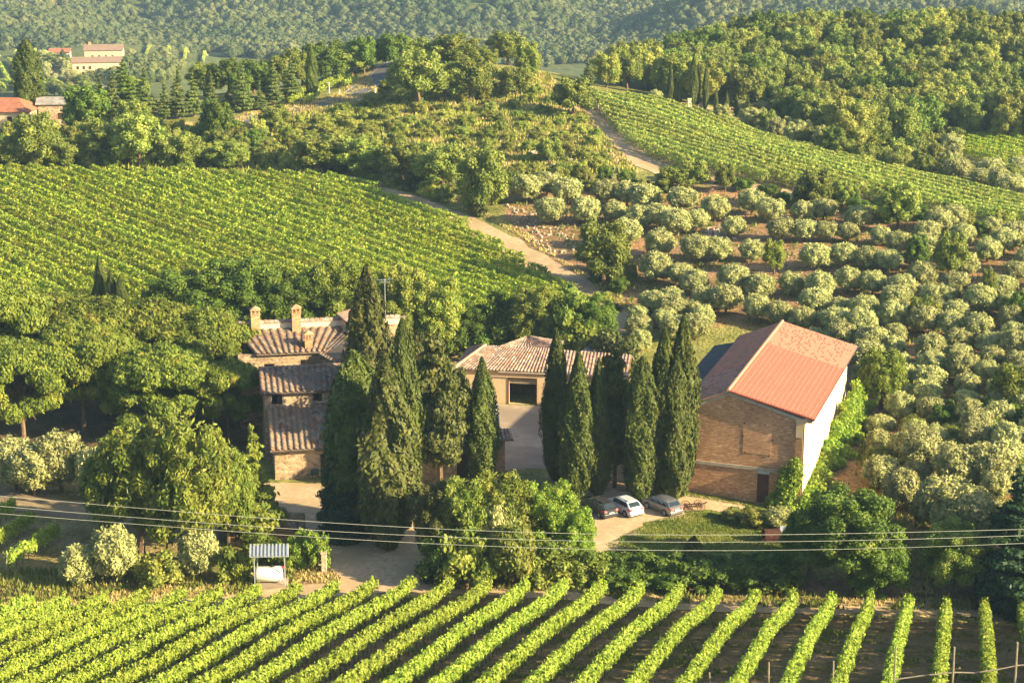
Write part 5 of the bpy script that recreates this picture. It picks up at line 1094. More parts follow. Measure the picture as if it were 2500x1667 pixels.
# row of conifers along the road
CF = 'conifers along the country road'
for px, by, ty, w, lb in ((248, 300, 181, 52, 'small conifer at the left start of the roadside row'), (278, 300, 165, 60, 'conifer second from the left in the roadside row'), (306, 275, 143, 84, 'broad dark pine standing behind the left conifers'), (356, 292, 158, 62, 'conifer right of the broad dark pine'), (404, 292, 190, 40, 'short thin conifer between two taller ones'), (438, 290, 164, 58, 'conifer left of the closely set pair'), (473, 286, 168, 52, 'conifer right of the closely set pair'), (518, 278, 170, 42, 'slim conifer left of the light green tree'),
                          (557, 272, 221, 46, 'stubby conifer with a flat top'), (594, 275, 148, 54, 'tall conifer with a visible trunk above dry grass'), (634, 268, 214, 46, 'short broad conifer between tall ones'), (669, 258, 136, 50, 'tall conifer third from the road end'), (712, 248, 138, 54, 'sunlit conifer next to the roadside cypress')):
    T('conifer', px, by, ty, w, lb, name='conifer', group=CF, mat='oakd' if px == 306 else None)
T('cypress_column', 762, 246, 112, 28, 'single slim cypress at the end of the roadside conifer row', name='cypress', var=0)
T('cypress_column', 76, 300, 92, 68, 'very tall solitary cypress at the upper left', name='cypress', var=0)
T('cypress', 1692, 262, 125, 20, 'tallest of the slim cypresses at the estate gate', name='cypress')
for px, by, ty, w in ((1636, 250, 150, 14), (1648, 251, 182, 12), (1659, 253, 192, 13), (1703, 262, 150, 12), (1722, 268, 152, 16), (1747, 276, 212, 12), (1773, 281, 222, 12), (1797, 283, 225, 12), (1824, 292, 232, 12), (1843, 280, 235, 9)):
    T('cypress', px, by, ty, w, 'slim cypress of the avenue at the estate gate', name='cypress', group='slim cypresses at the estate gate')
T('conifer', 1435, 215, 138, 40, 'dark conifer standing at the left foot of the wooded hill', name='conifer')
for px, by, ty, w in ((1600, 250, 218, 40), (1860, 285, 245, 55), (1810, 280, 243, 40), (1895, 290, 255, 50)): T('olive_tree', px, by, ty, w, 'pale olive beside the estate gate avenue', group='olives at the estate gate')
for px, by, ty in ((2360, 95, 12), (2398, 95, 2), (2440, 100, 22)): T('conifer', px, by, ty, 22, 'pointed conifer on the crest of the wooded hill', name='conifer', group='conifers on the crest')
# wooded hill
WP = poly([(1440, 222), (1530, 218), (1620, 232), (1660, 250), (1760, 262), (1850, 280), (1900, 300), (1960, 345), (2060, 375), (2300, 350), (2700, 350), (2700, 106), (2500, 106), (2300, 110), (2100, 113), (1900, 119), (1780, 141), (1650, 176), (1540, 200)])
pts = scatter(WP, 5.6, 12, 60000); pts = sorted([q for q in pts if q[1] < 520], key=lambda q: q[1])
for x, y in pts[:300]:
    s = _R.uniform(.85, 1.25); plant('oak', x, y, 8.6 * s, 7.6 * s, 'oak of the dense wood covering the hill on the right', group='oaks of the wooded hill', name='oak_tree', mat=_R.choice((None, None, None, 'oakd', 'scrub')))
def wood(name, P2, sizes, mat, label, seed, ncard=46, leaf=1.0, icos=ICO0):
    r = np.random.default_rng(seed); mb = MB(); P2 = np.array(P2); n = len(P2)
    g = hgt(P2[:, 0], P2[:, 1]); R = r.uniform(*sizes, n); D = unit(r.normal(size=(n, ncard, 3))); D[..., 2] = np.abs(D[..., 2]) * 1.0 - .25
    k = r.uniform(.72, 1.08, (n, ncard)); C = np.stack([P2[:, 0], P2[:, 1], g + R * .75], 1)
    tall = r.uniform(.8, 1.45, n)
    lump = 1 + .22 * np.sin(D[..., 0] * 6 + R[:, None] * 9) * np.cos(D[..., 1] * 5)
    Pp = C[:, None] + D * (k * lump)[..., None] * R[:, None, None] * np.stack([np.ones(n), np.ones(n), tall], 1)[:, None]
    cards(mb, Pp.reshape(-1, 3), (D + r.normal(size=D.shape) * .6).reshape(-1, 3), leaf, r, 1.1)
    V, F = icos; W_ = C[:, None] + V[None] * R[:, None, None] * .78 * np.stack([np.ones(n), np.ones(n), tall], 1)[:, None]
    Fi = (F[None] + (np.arange(n) * len(V))[:, None, None]); mb.add(W_.reshape(-1, 3), None, Fi.reshape(-1, 3))
    o = mb.obj(name, M[mat]); nm(o, label, 'wood', kind='stuff'); return o
if len(pts) > 300: wood('hill_wood', pts[300:], (3.2, 4.6), 'oak', 'upper part of the dense oak wood on the right hill', 5, 130, .75, ICO1)
r9 = np.random.default_rng(99); n9 = 46000
l9 = np.sqrt(r9.uniform(900 ** 2, 1640 ** 2, n9)); a9 = r9.uniform(-.36, .36, n9); X9, Y9 = a9 * l9, l9
FV = [poly([(-60, 122), (110, 124), (180, 150), (330, 240), (-60, 300)], 450), poly([(100, 112), (340, 108), (340, 160), (520, 160), (560, 125), (330, 122)], 450)]
okk = (Y9 > 985 + 60 * vnoise(X9 / 50, X9 / 50, 2)) & ~inpoly(X9, Y9, FV[0]) & ~inpoly(X9, Y9, poly([(160, 165), (160, 118), (300, 112), (560, 122), (520, 165)], 450))
wood('far_wood', np.stack([X9[okk], Y9[okk]], 1)[:22000], (2.7, 4.9), 'farf', 'hazy blue-green forest covering the far hills', 6, 52, 1.1)
mw = scatter(poly([(290, 160), (400, 140), (450, 165), (420, 200), (300, 215), (240, 195)], 450), 7, 3, 4000)
wood('grey_plantation', mw, (2.6, 3.6), 'farf', 'grey-green plantation of young trees beside the far farmhouse', 8, 60, .9)
fo = scatter(poly([(95, 150), (130, 150), (200, 190), (180, 205)], 450), 7, 4, 3000)
for x, y in fo[:40]: plant('olive_tree', x, y, 5.5, 6, 'pale olive on the bank below the far farmhouse', group='olives below the far farmhouse')
for px, by, ty, w, k_ in ((155, 165, 118, 16, 'cypress'), (238, 150, 128, 12, 'cypress'), (130, 165, 130, 50, 'oak'), (175, 168, 138, 40, 'oak'), (100, 150, 122, 40, 'oak'), (270, 132, 112, 30, 'oak'), (225, 200, 165, 60, 'oak'), (200, 210, 180, 50, 'oak'), (320, 140, 118, 30, 'olive_tree')):
    x, y, z = at(px, by, 450); plant(k_, x, y, zrow(ty, y) - z, w * depth(y, z) / FPX, 'tree beside the far farmhouse', group='trees beside the far farmhouse')
for x, y in scatter(poly([(-60, 232), (60, 236), (180, 250), (330, 262), (330, 240), (60, 228), (-60, 226)], 400), 7, 5, 3000)[:60]: plant('oak', x, y, 6, 7, 'hazy tree in the valley behind the tall cypress', group='trees in the valley behind the tall cypress')

# ------------------------------------------------------------------ cars
M['tyre'] = plain('tyre_rubber', (.02, .02, .02), .8); M['rim'] = plain('alloy_rim', (.45, .45, .46), .35, .7, var=.05, spec=.5)
M['glass'] = plain('car_glass', (.02, .03, .035), .08, 0, var=.05, spec=.8); M['tail'] = plain('red_lamp', (.55, .02, .02), .3, 0, var=.1, spec=.5); M['plate'] = plain('number_plate', (.75, .75, .7), .5, var=.03)
def carpaint(name, c, metal=.6):
    m = plain(name, c, .32, metal, var=.04, spec=.5); m.node_tree.nodes['Principled BSDF'].inputs['Coat Weight'].default_value = .4; return m
def car(px, py, heading, paint, label, est=True, roofrail=False, hatch=0.0):
    x, y, z = at(px, py); h = radians(heading); root = empty('parked_car', (x, y, z + .05), -h + pi / 2); nm(root, label, 'car', 'cars parked in the yard')
    L_, Wd = (4.55, .89) if est else (4.25, .88)
    st = [(0, .70, .62, .9), (.04, .98, .95, .97), (.16 + hatch, 1.02, .98, 1.0), (.62 + hatch, 1.02, 1.43, 1.0), (1.5, .98, 1.52, 1.0), (2.3, .96, 1.52, 1.0), (2.75, .95, 1.44, 1.0), (3.5, .93, .98, .99), (4.1, .80, .84, .95), (L_ - .05, .62, .66, .84)]
    def sec(s_):
        X_, belt, top, wf = s_; w = Wd * wf; cab = top - belt > .15; we = w * (.76 if cab else .86)
        h_ = [(w * .9, .2), (w, .34), (w * 1.0, .6), (w * .98, belt - .03), (w * .93, belt), (we, top - (.05 if cab else .01)), (we * .6, top), (0, top + .015)]
        return [(X_, a, b_) for a, b_ in h_] + [(X_, -a, b_) for a, b_ in h_[-2::-1]]
    V = []; 
    for s_ in st: V += sec(s_)
    k = 15; Q = [(i * k + j, (i + 1) * k + j, (i + 1) * k + (j + 1) % k, i * k + (j + 1) % k) for i in range(len(st) - 1) for j in range(k)]
    mb = MB(); mb.add(V, Q); c_ = len(V)
    for i in (0, len(st) - 1):
        P = V[i * k:(i + 1) * k]; mb.add(P + [(P[0][0], 0, .5)], None, [(j, (j + 1) % k, k) for j in range(k)])
    bo = mb.obj('body', paint, root, smooth=True)
    try: bo.data.set_sharp_from_angle(angle=radians(38))
    except Exception: pass
    def quad(name, P, mat, t=.012):
        P = np.array(P, float); n = np.cross(P[1] - P[0], P[-1] - P[0]); n /= np.linalg.norm(n); mb = MB(); k_ = len(P)
        mb.add(np.concatenate([P + n * t, P - n * t * 2]), [(0, 1, 2, 3), (7, 6, 5, 4)] + [(i, i + 4, (i + 1) % 4 + 4, (i + 1) % 4) for i in range(4)]); return mb.obj(name, mat, root)
    hx = hatch
    quad('rear_window', [(.20 + hx, .62, 1.06), (.20 + hx, -.62, 1.06), (.57 + hx, -.55, 1.40), (.57 + hx, .55, 1.40)], M['glass'], .02)
    quad('windscreen', [(2.82, .60, 1.41), (2.82, -.60, 1.41), (3.42, -.74, 1.01), (3.42, .74, 1.01)], M['glass'], .02)
    for sd in (1, -1):
        yb, yt = sd * Wd * .935, sd * Wd * .775
        for a, b_, ta, tb in ((.42 + hx, 1.05, .72 + hx, 1.12), (1.12, 1.95, 1.18, 1.98), (2.02, 3.05, 2.05, 2.72)):
            quad('side_window', [(a, yb, 1.02), (b_, yb, 1.0), (tb, yt, 1.42), (ta, yt, 1.41)][::sd], M['glass'], .02)
        quad('tail_lamp', [(-.01, sd * .80, .74), (-.01, sd * .52, .74), (.05, sd * .55, .93), (.05, sd * .83, .95)][::-sd], M['tail'], .03)
        mb = MB(); mb.obox((.02, sd * .8, .84), (.42, sd * .9, .86), .06, .16); mb.obj('tail_lamp', M['tail'], root)
        mb = MB(); mb.box(2.85, 3.02, min(sd * .88, sd * 1.04), max(sd * .88, sd * 1.04), .98, 1.1); mb.obj('wing_mirror', paint, root)
        for wx in (.85, 3.5):
            mb = MB(); mb.lathe([(.0, -.12), (.30, -.12), (.33, -.06), (.33, .06), (.30, .12), (.22, .125)], 20, axis='y', c=(0, 0, 0)); wh = mb.obj('wheel', M['tyre'], root); wh.location = (wx, sd * (Wd - .08), .31)
            if sd < 0: wh.rotation_euler[2] = pi
            mb = MB(); mb.lathe([(.22, .10), (.20, .13), (.0, .11)], 14, axis='y')
            for q in range(5): a = q * 2 * pi / 5; mb.obox((.04 * cos(a), .135, .04 * sin(a)), (.2 * cos(a), .13, .2 * sin(a)), .05, .03, up=(0, 1, 0))
            mb.obj('rim', M['rim'], wh)
            mb = MB(); th = np.linspace(0, pi, 13); P = [(wx + .40 * cos(a), sd * (Wd + .004), .29 + .40 * sin(a)) for a in th] + [(wx, sd * (Wd + .004), .25)]
            mb.add(P + [(p_[0], p_[1] - sd * .03, p_[2]) for p_ in P], None, [(i, i + 1, 13) for i in range(12)]); mb.obj('arch_shade_disc', M['tyre'], root)  # dark half-disc on the body stands in for the shaded wheel recess
    mb = MB(); mb.box(-.09, .06, -.80, .80, .30, .52); mb.obj('rear_bumper', paint, root)
    mb = MB(); mb.box(-.115, -.09, -.27, .27, .40 + .22, .53 + .2); mb.obj('licence_plate', M['plate'], root)
    mb = MB(); mb.box(-.05, .3, -.7, .7, .17, .3); mb.obj('lower_valance', M['tyre'], root)
    if roofrail:
        for sd in (1, -1): mb = MB(); mb.tube([(.8, sd * .62, 1.53), (1.0, sd * .62, 1.58), (2.5, sd * .62, 1.56), (2.7, sd * .62, 1.48)], .02, 6); mb.obj('roof_rail', M['tyre'], root)
    else: mb = MB(); mb.box(.75, 2.4, -.5, .5, 1.525, 1.545); mb.obj('roof_panel', M['tyre'] if hatch == 0 else paint, root)
    return root
car(1492, 1268, -33, carpaint('grey_brown_paint', (.055, .06, .07)), 'dark grey-brown people carrier with black roof, leftmost of the parked cars', est=False)
car(1555, 1264, -33, carpaint('white_paint', (.55, .58, .62), .1), 'white hatchback parked between two darker estates', est=False, hatch=.08)
car(1652, 1262, -36, carpaint('silver_paint', (.25, .26, .28)), 'silver estate car with roof rails, rightmost of the parked cars', roofrail=True)

# ------------------------------------------------------------------ farm things
def frame_obj(name, px, py, label, cat, rz=0, ymin=60, z=None):
    p = at(px, py, ymin); e = empty(name, (p[0], p[1], p[2] if z is None else z), rz); nm(e, label, cat); return e
def cart():
    r_ = frame_obj('farm_cart', 1692, 1245, 'old rusty farm cart frame with spoked wheels beside the silver car', 'cart', radians(12))
    mb = MB(); mb.box(-.9, .9, -.35, -.27, .5, .58); mb.box(-.9, .9, .27, .35, .5, .58); mb.box(-1.0, 1.3, -.05, .05, .6, .66)
    for x in (-.8, -.3, .2, .7): mb.box(x, x + .1, -.45, .45, .58, .63)
    mb.obox((.9, 0, .6), (1.5, .1, .72), .08, .08); mb.obj('bed', M['rust'], r_)
    for x in (-.65, .65):
        mb = MB(); mb.tube([(x, -.6, .42), (x, .6, .42)], .03, 6); mb.obj('axle', M['rust'], r_)
        for y in (-.58, .58):
            mb = MB(); th = np.linspace(0, 2 * pi, 21); mb.tube([(.42 * cos(a), 0, .42 * sin(a)) for a in th], .025, 5, cap=False)
            for q in range(10): a = q * pi / 5; mb.obox((0, 0, 0), (.42 * cos(a), 0, .42 * sin(a)), .025, .025, up=(0, 1, 0))
            w = mb.obj('wheel', M['rust'], r_); w.location = (x, y, .43)
cart()
def roller():
    r_ = frame_obj('field_roller', 1888, 1322, 'rusty field roller on the lawn edge beside the big round tree', 'roller', radians(8))
    mb = MB(); mb.lathe([(0, -.8), (.6, -.8), (.66, -.78), (.66, .78), (.6, .8), (0, .8)], 24, axis='x', c=(-.2, 0, .66)); mb.obj('drum', M['rust'], r_)
    mb = MB(); mb.box(-1.1, .75, -.75, -.67, .62, .7); mb.box(-1.1, -1.03, -.75, .6, .62, .7); mb.box(.68, .75, -.75, .6, .62, .7); mb.obox((-1.1, -.6, .6), (-1.9, -1.0, .15), .08, .08); mb.obox((.7, .3, .6), (1.6, .3, .25), .08, .08); mb.obox((1.0, -.3, .3), (1.3, .4, 1.0), .06, .06); mb.obj('frame', M['rust'], r_)
    r_ = frame_obj('pale_drum', 1918, 1312, 'pale metal drum half hidden beyond the rusty roller', 'drum', radians(-10))
    mb = MB(); mb.lathe([(0, -.6), (.5, -.6), (.53, -.57), (.53, .57), (.5, .6), (0, .6)], 20, axis='x', c=(0, .2, .55)); mb.obj('shell', M['zinc'], r_)
roller()
def tank():
    r_ = frame_obj('tank_shelter', 662, 1428, 'zinc-roofed metal shelter over the white fuel tank by the vines', 'shelter', radians(2))
    mb = MB()
    for i in range(11): mb.obox((-1.66 + i * .33, -1.0, 3.19), (-1.81 + i * .33, 1.0, 3.49), .15, .2)
    slab(mb, [(-1.75, -1.0, 3.12), (1.75, -1.0, 3.12), (1.6, 1.0, 3.42), (-1.9, 1.0, 3.42)], .04); mb.obj('corrugated_roof', M['zinc'], r_)
    for x, y in ((-1.35, -.8), (1.35, -.8), (-1.25, .85), (1.2, .85)): mb = MB(); mb.box(x - .04, x + .04, y - .04, y + .04, -.2, 3.2 if y < 0 else 3.38); mb.obj('post', M['zinc'], r_)
    mb = MB(); mb.box(-1.5, 1.5, -.95, .95, -.3, .32); mb.obj('concrete_base', M['conc'], r_)
    t_ = frame_obj('fuel_tank', 660, 1428, 'white cylindrical fuel tank lying under the zinc-roofed shelter', 'tank', radians(2)); t_.location.z += .34
    mb = MB(); mb.lathe([(0, -1.22), (.45, -1.2), (.66, -1.08), (.70, -1.0), (.70, 1.0), (.66, 1.08), (.45, 1.2), (0, 1.22)], 28, axis='x', c=(-.1, 0, .74)); mb.obj('shell', plain('white_tank_paint', (.72, .68, .6), .5, var=.06, scale=1), t_, smooth=True)
    mb = MB(); mb.lathe([(0, .0), (.16, .0), (.16, .1), (0, .12)], 12, c=(.3, 0, 1.43)); mb.obj('filler_cap', M['gutter'], t_)
    p_ = frame_obj('fuel_pump', 692, 1425, 'small dark and red fuel pump at the right end of the white tank', 'pump', 0); p_.location.z += .3
    mb = MB(); mb.box(-.06, .06, -.06, .06, 0, .85); mb.obj('stand', M['zinc'], p_); mb = MB(); mb.box(-.18, .18, -.14, .14, .85, 1.25); mb.obj('housing', M['gutter'], p_); mb = MB(); mb.box(-.22, .22, -.17, .17, 1.25, 1.34); mb.obj('lid', plain('red_lid', (.4, .05, .05)), p_)
    mb = MB(); mb.tube([(.15, -.1, 1.0), (.3, -.2, .6), (.1, -.2, .3), (.0, -.15, .7)], .025, 6); mb.obj('hose', M['gutter'], p_)
tank()
def pigsty():
    r_ = frame_obj('low_ruined_shed', 655, 1318, 'low half-ruined shed with old tiles sunk beside the gravel yard', 'shed', radians(-6))
    mb = MB(); tiles(mb, (-3.4, 0, 1.7), (2.9, .2, 1.1), (.9, 3.6, 2.0), (-3.4, 3.4, 2.2), seed=31); mb.obj('tiled_roof', M['tile'], r_)
    mb = MB(); slab(mb, [(-3.4, -2.2, .95), (3.2, -2.2, .75), (2.6, -.25, 1.25), (-3.4, -.25, 1.45)], .1)
    rg = np.random.default_rng(8); P = np.stack([rg.uniform(-3.3, 2.8, 900), rg.uniform(-2.15, -.3, 900)], 1); cards(mb, np.stack([P[:, 0], P[:, 1], 1.13 + (P[:, 1] + 1.2) * .26 - P[:, 0] * .025 + .02], 1), np.tile([0, -.3, 1.], (900, 1)) + rg.normal(size=(900, 3)) * .25, .35, rg, 1.8); mb.obj('brushwood_roof', plain('dry_brushwood', (.17, .09, .045), .95, var=.4, scale=6), r_)
    mb = MB(); wall(mb, (-3.2, -2.0), (3.0, -2.0), -.4, .8, [], .3); wall(mb, (3.0, -2.0), (3.0, 2.6), -.4, 1.0, [], .3); wall(mb, (3.0, 3.0), (-3.2, 3.0), -.4, 1.8, [], .3); mb.obj('wall', M['stone'], r_)
pigsty()
r_ = frame_obj('gate_pillar', 792, 1398, 'pale stone gate pillar overgrown by an ivy hedge at the yard entrance', 'pillar'); mb = MB(); mb.box(-.22, .22, -.22, .22, -.2, 1.9); mb.obj('shaft', M['stonel'], r_); mb = MB(); mb.box(-.28, .28, -.28, .28, 1.9, 2.02); mb.obj('cap', M['stonel'], r_)
for px, by, ty, w, lb in ((772, 1385, 1290, 80, 'dense ivy hedge end at the yard entrance'), (735, 1380, 1298, 80, 'ivy hedge in front of the low ruined shed'), (700, 1385, 1320, 70, 'ivy hedge between the ruined shed and tank shelter')): T('green_bush', px, by, ty, w, lb, 'hedge', 'ivy hedge at the yard entrance', name='ivy_hedge', mat='ivy')
def well():
    r_ = frame_obj('well_frame', 1068, 1412, 'rusty frame and grey stone trough at the foot of the centre thicket', 'well', 0)
    for x in (-.45, .55): mb = MB(); mb.tube([(x, 0, -.2), (x, 0, 2.4)], .05, 6); mb.obj('post', M['rust'], r_)
    mb = MB(); mb.obox((-.7, 0, 2.4), (.9, 0, 2.45), .08, .08); mb.obj('beam', M['rust'], r_)
    mb = MB(); mb.obox((-.9, -.2, 0), (-.5, 0, 1.4), .06, .06); mb.obj('brace', M['wood'], r_)
    mb = MB(); mb.box(-.4, .5, .2, 1.4, -.2, 1.1); mb.add([(-.4, .2, 1.1), (.5, .2, 1.1), (.5, 1.4, 1.5), (-.4, 1.4, 1.5), (-.4, 1.4, 1.1), (.5, 1.4, 1.1)], [(0, 1, 2, 3), (3, 2, 5, 4)], [(0, 3, 4), (1, 5, 2)]); mb.obj('trough', M['concr'], r_)
    r_ = frame_obj('yellow_bin', 1062, 1416, 'small yellow drum below the rusty frame', 'bin'); mb = MB(); mb.lathe([(0, 0), (.2, 0), (.24, .3), (.24, .55), (.0, .56)], 14, c=(-.1, -.3, 0)); mb.obj('body', plain('yellow_plastic', (.6, .45, .05), .5), r_); mb = MB(); mb.lathe([(.25, .53), (.26, .6), (0, .62)], 14, c=(-.1, -.3, 0)); mb.obj('lid', M['zinc'], r_)
well()
bn_ = frame_obj('blue_handcart', 769, 1166, 'small dark green barrow against the farmhouse wall beside the timber door', 'barrow', .2)
mb = MB(); mb.box(-.4, .4, -.3, .3, .4, .95); mb.obj('tub', plain('dark_green_paint', (.03, .06, .05)), bn_)
for x in (-.3, .3): mb = MB(); mb.tube([(x, -.3, 0), (x, -.2, .5), (x, .2, 1.3)], .03, 6); mb.obj('leg', M['gutter'], bn_)
# power lines in front
cab = plain('bare_cable', (.40, .42, .34), .5, .3, var=.1)
for i, (pts_, lab) in enumerate((([(-900, 1128), (0, 1210), (450, 1248), (852, 1279), (1427, 1301), (1800, 1305), (1983, 1303), (2500, 1291), (3300, 1250)], 'uppermost of the three power lines crossing the foreground'),
                             ([(-900, 1160), (0, 1235), (450, 1270), (700, 1291), (1100, 1310), (1600, 1321), (2174, 1317), (2500, 1306), (3300, 1270)], 'middle one of the three power lines crossing the foreground'),
                             ([(-900, 1182), (0, 1253), (450, 1287), (700, 1306), (1100, 1328), (1600, 1342), (1983, 1341), (2500, 1325), (3300, 1290)], 'lowest of the three power lines crossing the foreground'))):
    Y_ = 92 + i * .9; xs = np.array([p[0] for p in pts_], float); ys = np.array([p[1] for p in pts_], float)
    A = np.polyfit(xs, ys, 2); A4 = np.polyfit(xs[1:-1], ys[1:-1], 4); P = []
    for x in np.linspace(-800, 3200, 60): P.append(unpY(x, np.polyval(A4, x) if 0 <= x <= 2500 else np.polyval(A4, np.clip(x, 0, 2500)) + (x - np.clip(x, 0, 2500)) * (.085 if x < 0 else -.035), Y_))
    c0 = P[30]; mb = MB(); mb.tube(np.array(P) - c0, .013, 5); o = mb.obj('power_line', cab, loc=c0); nm(o, lab, 'power line', 'power lines')
# rustic stakes and rail at the bottom right
for i, (px, ty, w) in enumerate(((1732, 1640, .07), (1877, 1615, .07), (2035, 1612, .07), (2187, 1576, .08), (2330, 1578, .08), (2484, 1566, .09))):
    Y_ = 113.5 - i * .3; top = unpY(px, ty, Y_); g_ = float(hgt(top[0], Y_)); mb = MB(); mb.tube([(0, 0, -.3), (.03, 0, (top[2] - g_) * .5), (.0, 0, top[2] - g_)], [w, w * .9, w * .8], 6)
    nm(mb.obj('fence_stake', M['wood'], loc=(top[0], Y_, g_)), f'weathered grey stake at the bottom edge, {ORD[5 - i]} from the right corner', 'stake', 'stakes at the bottom right')
P = [unpY(px, py, 113) for px, py in ((2120, 1690), (2187, 1657), (2250, 1648), (2330, 1640), (2380, 1641), (2440, 1632), (2484, 1623), (2600, 1615))]; mb = MB(); mb.tube(np.array(P) - P[3], .05, 6); nm(mb.obj('fence_rail', M['wood'], loc=P[3]), 'crooked pole rail tied across the stakes at the lower right corner', 'rail')
# wooden barrier beyond the big round tree
b_ = frame_obj('wooden_barrier', 2212, 1405, 'simple wooden pole barrier on the path right of the big round tree', 'barrier')
mb = MB(); mb.box(-.9, -.8, -.05, .05, -.1, 1.1); mb.obj('post', M['wood'], b_); mb = MB(); mb.obox((-.9, 0, .5), (1.1, 0, .95), .08, .08); mb.obox((-.2, .1, 1.2), (1.2, .1, 1.0), .06, .06); mb.obj('pole', M['wood'], b_)
# ------------------------------------------------------------------ gate, roadside, far buildings
for px, ty, by, lb in ((1683, 240, 262, 'left pale pillar of the estate gate below the slim cypresses'), (1717, 232, 266, 'taller right pillar of the estate gate below the slim cypresses')):
    x, y, z = at(px, by); hh = zrow(ty, y) - z; e = empty('gate_pillar', (x, y, z)); nm(e, lb, 'pillar', 'estate gate pillars'); mb = MB(); mb.box(-.32, .32, -.32, .32, -.3, hh - .25); mb.obj('shaft', M['cream'], e); mb = MB(); mb.box(-.42, .42, -.42, .42, hh - .25, hh); mb.obj('cap', M['cream'], e)
a_ = at(1683, 262); b2 = at(1717, 266); mb = MB(); nseg = 14
for i in range(nseg):
    t0, t1 = i / nseg, (i + 1) / nseg; hh = [(1.9 - 1.3 * sin(pi * t)) for t in (t0, t1)]; p, q = lerp(a_, b2, t0) - a_, lerp(a_, b2, t1) - a_
    V = [(p[0], p[1], p[2] - .4), (q[0], q[1], q[2] - .4), (q[0], q[1], q[2] + hh[1]), (p[0], p[1], p[2] + hh[0])]; V += [(v[0], v[1] + .35, v[2]) for v in V]; mb.add(V, [(0, 1, 2, 3), (7, 6, 5, 4), (3, 2, 6, 7)])
nm(mb.obj('gate_wall', M['stone'], loc=a_), 'low curved stone wall between the two pale gate pillars', 'wall')
def simple_house(name, px, py, ymin, w, d, h, rh, rz, label, wallm, roofm, wins=(), hip=False, cat='house', sink=1.0, chim=()):
    p = at(px, py, ymin); e = empty(name, p, rz); nm(e, label, cat)
    mb = MB(); W2, D2 = w / 2, d / 2; wall(mb, (-W2, -D2), (W2, -D2), -sink, h, wins, .4); wall(mb, (W2, -D2 + .4), (W2, D2 - .4), -sink, h, [], .4); wall(mb, (W2, D2), (-W2, D2), -sink, h, [], .4); wall(mb, (-W2, D2 - .4), (-W2, -D2 + .4), -sink, h, [], .4)
    if not hip:
        gable(mb, (W2, -D2), (W2, D2), h, (W2, 0, h + rh)); gable(mb, (-W2, D2), (-W2, -D2), h, (-W2, 0, h + rh))
    mb.obj('wall', wallm, e); mb = MB(); o_ = .5; i_ = W2 * .45 if hip else W2 + o_
    slab(mb, [(-W2 - o_, -D2 - o_, h - .05), (W2 + o_, -D2 - o_, h - .05), (i_, 0, h + rh + .1), (-i_, 0, h + rh + .1)], .2); slab(mb, [(W2 + o_, D2 + o_, h - .05), (-W2 - o_, D2 + o_, h - .05), (-i_, 0, h + rh + .1), (i_, 0, h + rh + .1)], .2)
    if hip: slab(mb, [(W2 + o_, -D2 - o_, h - .05), (W2 + o_, D2 + o_, h - .05), (i_, 0, h + rh + .1)], .2); slab(mb, [(-W2 - o_, D2 + o_, h - .05), (-W2 - o_, -D2 - o_, h - .05), (-i_, 0, h + rh + .1)], .2)
    rf = mb.obj('roof', roofm, e)
    for x in chim: mb = MB(); mb.box(x - .5, x + .5, -.5, .5, h + rh * .5, h + rh + 1.2); mb.obj('chimney', M['chim'], rf)
    for u0, u1, v0, v1 in wins: mb = MB(); mb.box(u0 - W2, u1 - W2, -D2 + .2, -D2 + .26, v0, v1); mb.obj('window', M['darkdoor'], e)
    return e
M['farroof'] = plain('brown_far_roof', (.22, .15, .11), .9, var=.2); M['oroof'] = plain('orange_roof', (.30, .12, .07), .9, var=.25, scale=1.5)
simple_house('far_farmhouse', 256, 150, 450, 17, 8, 5.5, 2.2, .1, 'upper cream wing of the far farmhouse with brown roof, upper left', M['plaster'], M['farroof'], [(3, 4, 1.8, 3.2), (6, 7, 1.8, 3.2), (9, 10, 1.8, 3.2), (12, 13, 1.8, 3.2)], chim=(-6.5,))
simple_house('far_farmhouse', 240, 196, 450, 20, 8, 8, 1.8, .16, 'lower pale wing of the far farmhouse with arcaded front, upper left', M['plaster'], M['farroof'], [(1.5, 2.7, 1, 2.8), (4, 5.2, 1, 2.8), (6.5, 7.7, 1, 2.8), (9, 10.2, 1, 2.8), (1.5, 2.6, 5, 6.4), (4, 5.1, 5, 6.4), (6.5, 7.6, 5, 6.4)], chim=())
simple_house('far_cottage', 148, 142, 450, 9, 6, 3, 1.5, .1, 'small far cottage with reddish roof left of the far farmhouse', M['cream'], M['oroof'])
simple_house('orange_roofed_house', 18, 306, 200, 11, 8, 3.2, 2.0, -.1, 'house with orange hipped roof cut by the left edge of the photo', M['plaster'], M['oroof'], [(1, 2.5, .5, 2.2), (7, 8, .8, 2.2)], hip=True)
simple_house('ruined_stone_house', 142, 302, 200, 6.5, 6, 4.3, .8, .15, 'ruined stone house with slab roof right of the very tall cypress', M['stone'], M['tileg'], [(3.5, 4.6, 1.2, 2.4)])
def post(name, px, by, ty, lab, rad=.06, mat=None, cat='post', group=None, cap=None):
    x, y, z = at(px, by); hh = zrow(ty, y) - z; mb = MB(); mb.tube([(0, 0, -.2), (0, 0, hh)], rad, 6)
    if cap: mb.box(-.3, .3, -.05, .05, hh - .15, hh - .05)
    nm(mb.obj(name, mat or M['wood'], loc=(x, y, z)), lab, cat, group)
post('utility_pole', 618, 225, 145, 'thin utility pole standing before the dark wood', .1, M['wood'], 'pole', cap=1)
for k, (px, by, ty) in enumerate(((778, 240, 218), (804, 228, 200), (829, 232, 218), (898, 172, 160), (935, 160, 148), (916, 230, 216), (980, 158, 142))): post('road_marker', px, by, ty, 'short white marker post beside the country road', .09, M['white'], 'post', 'white road markers')
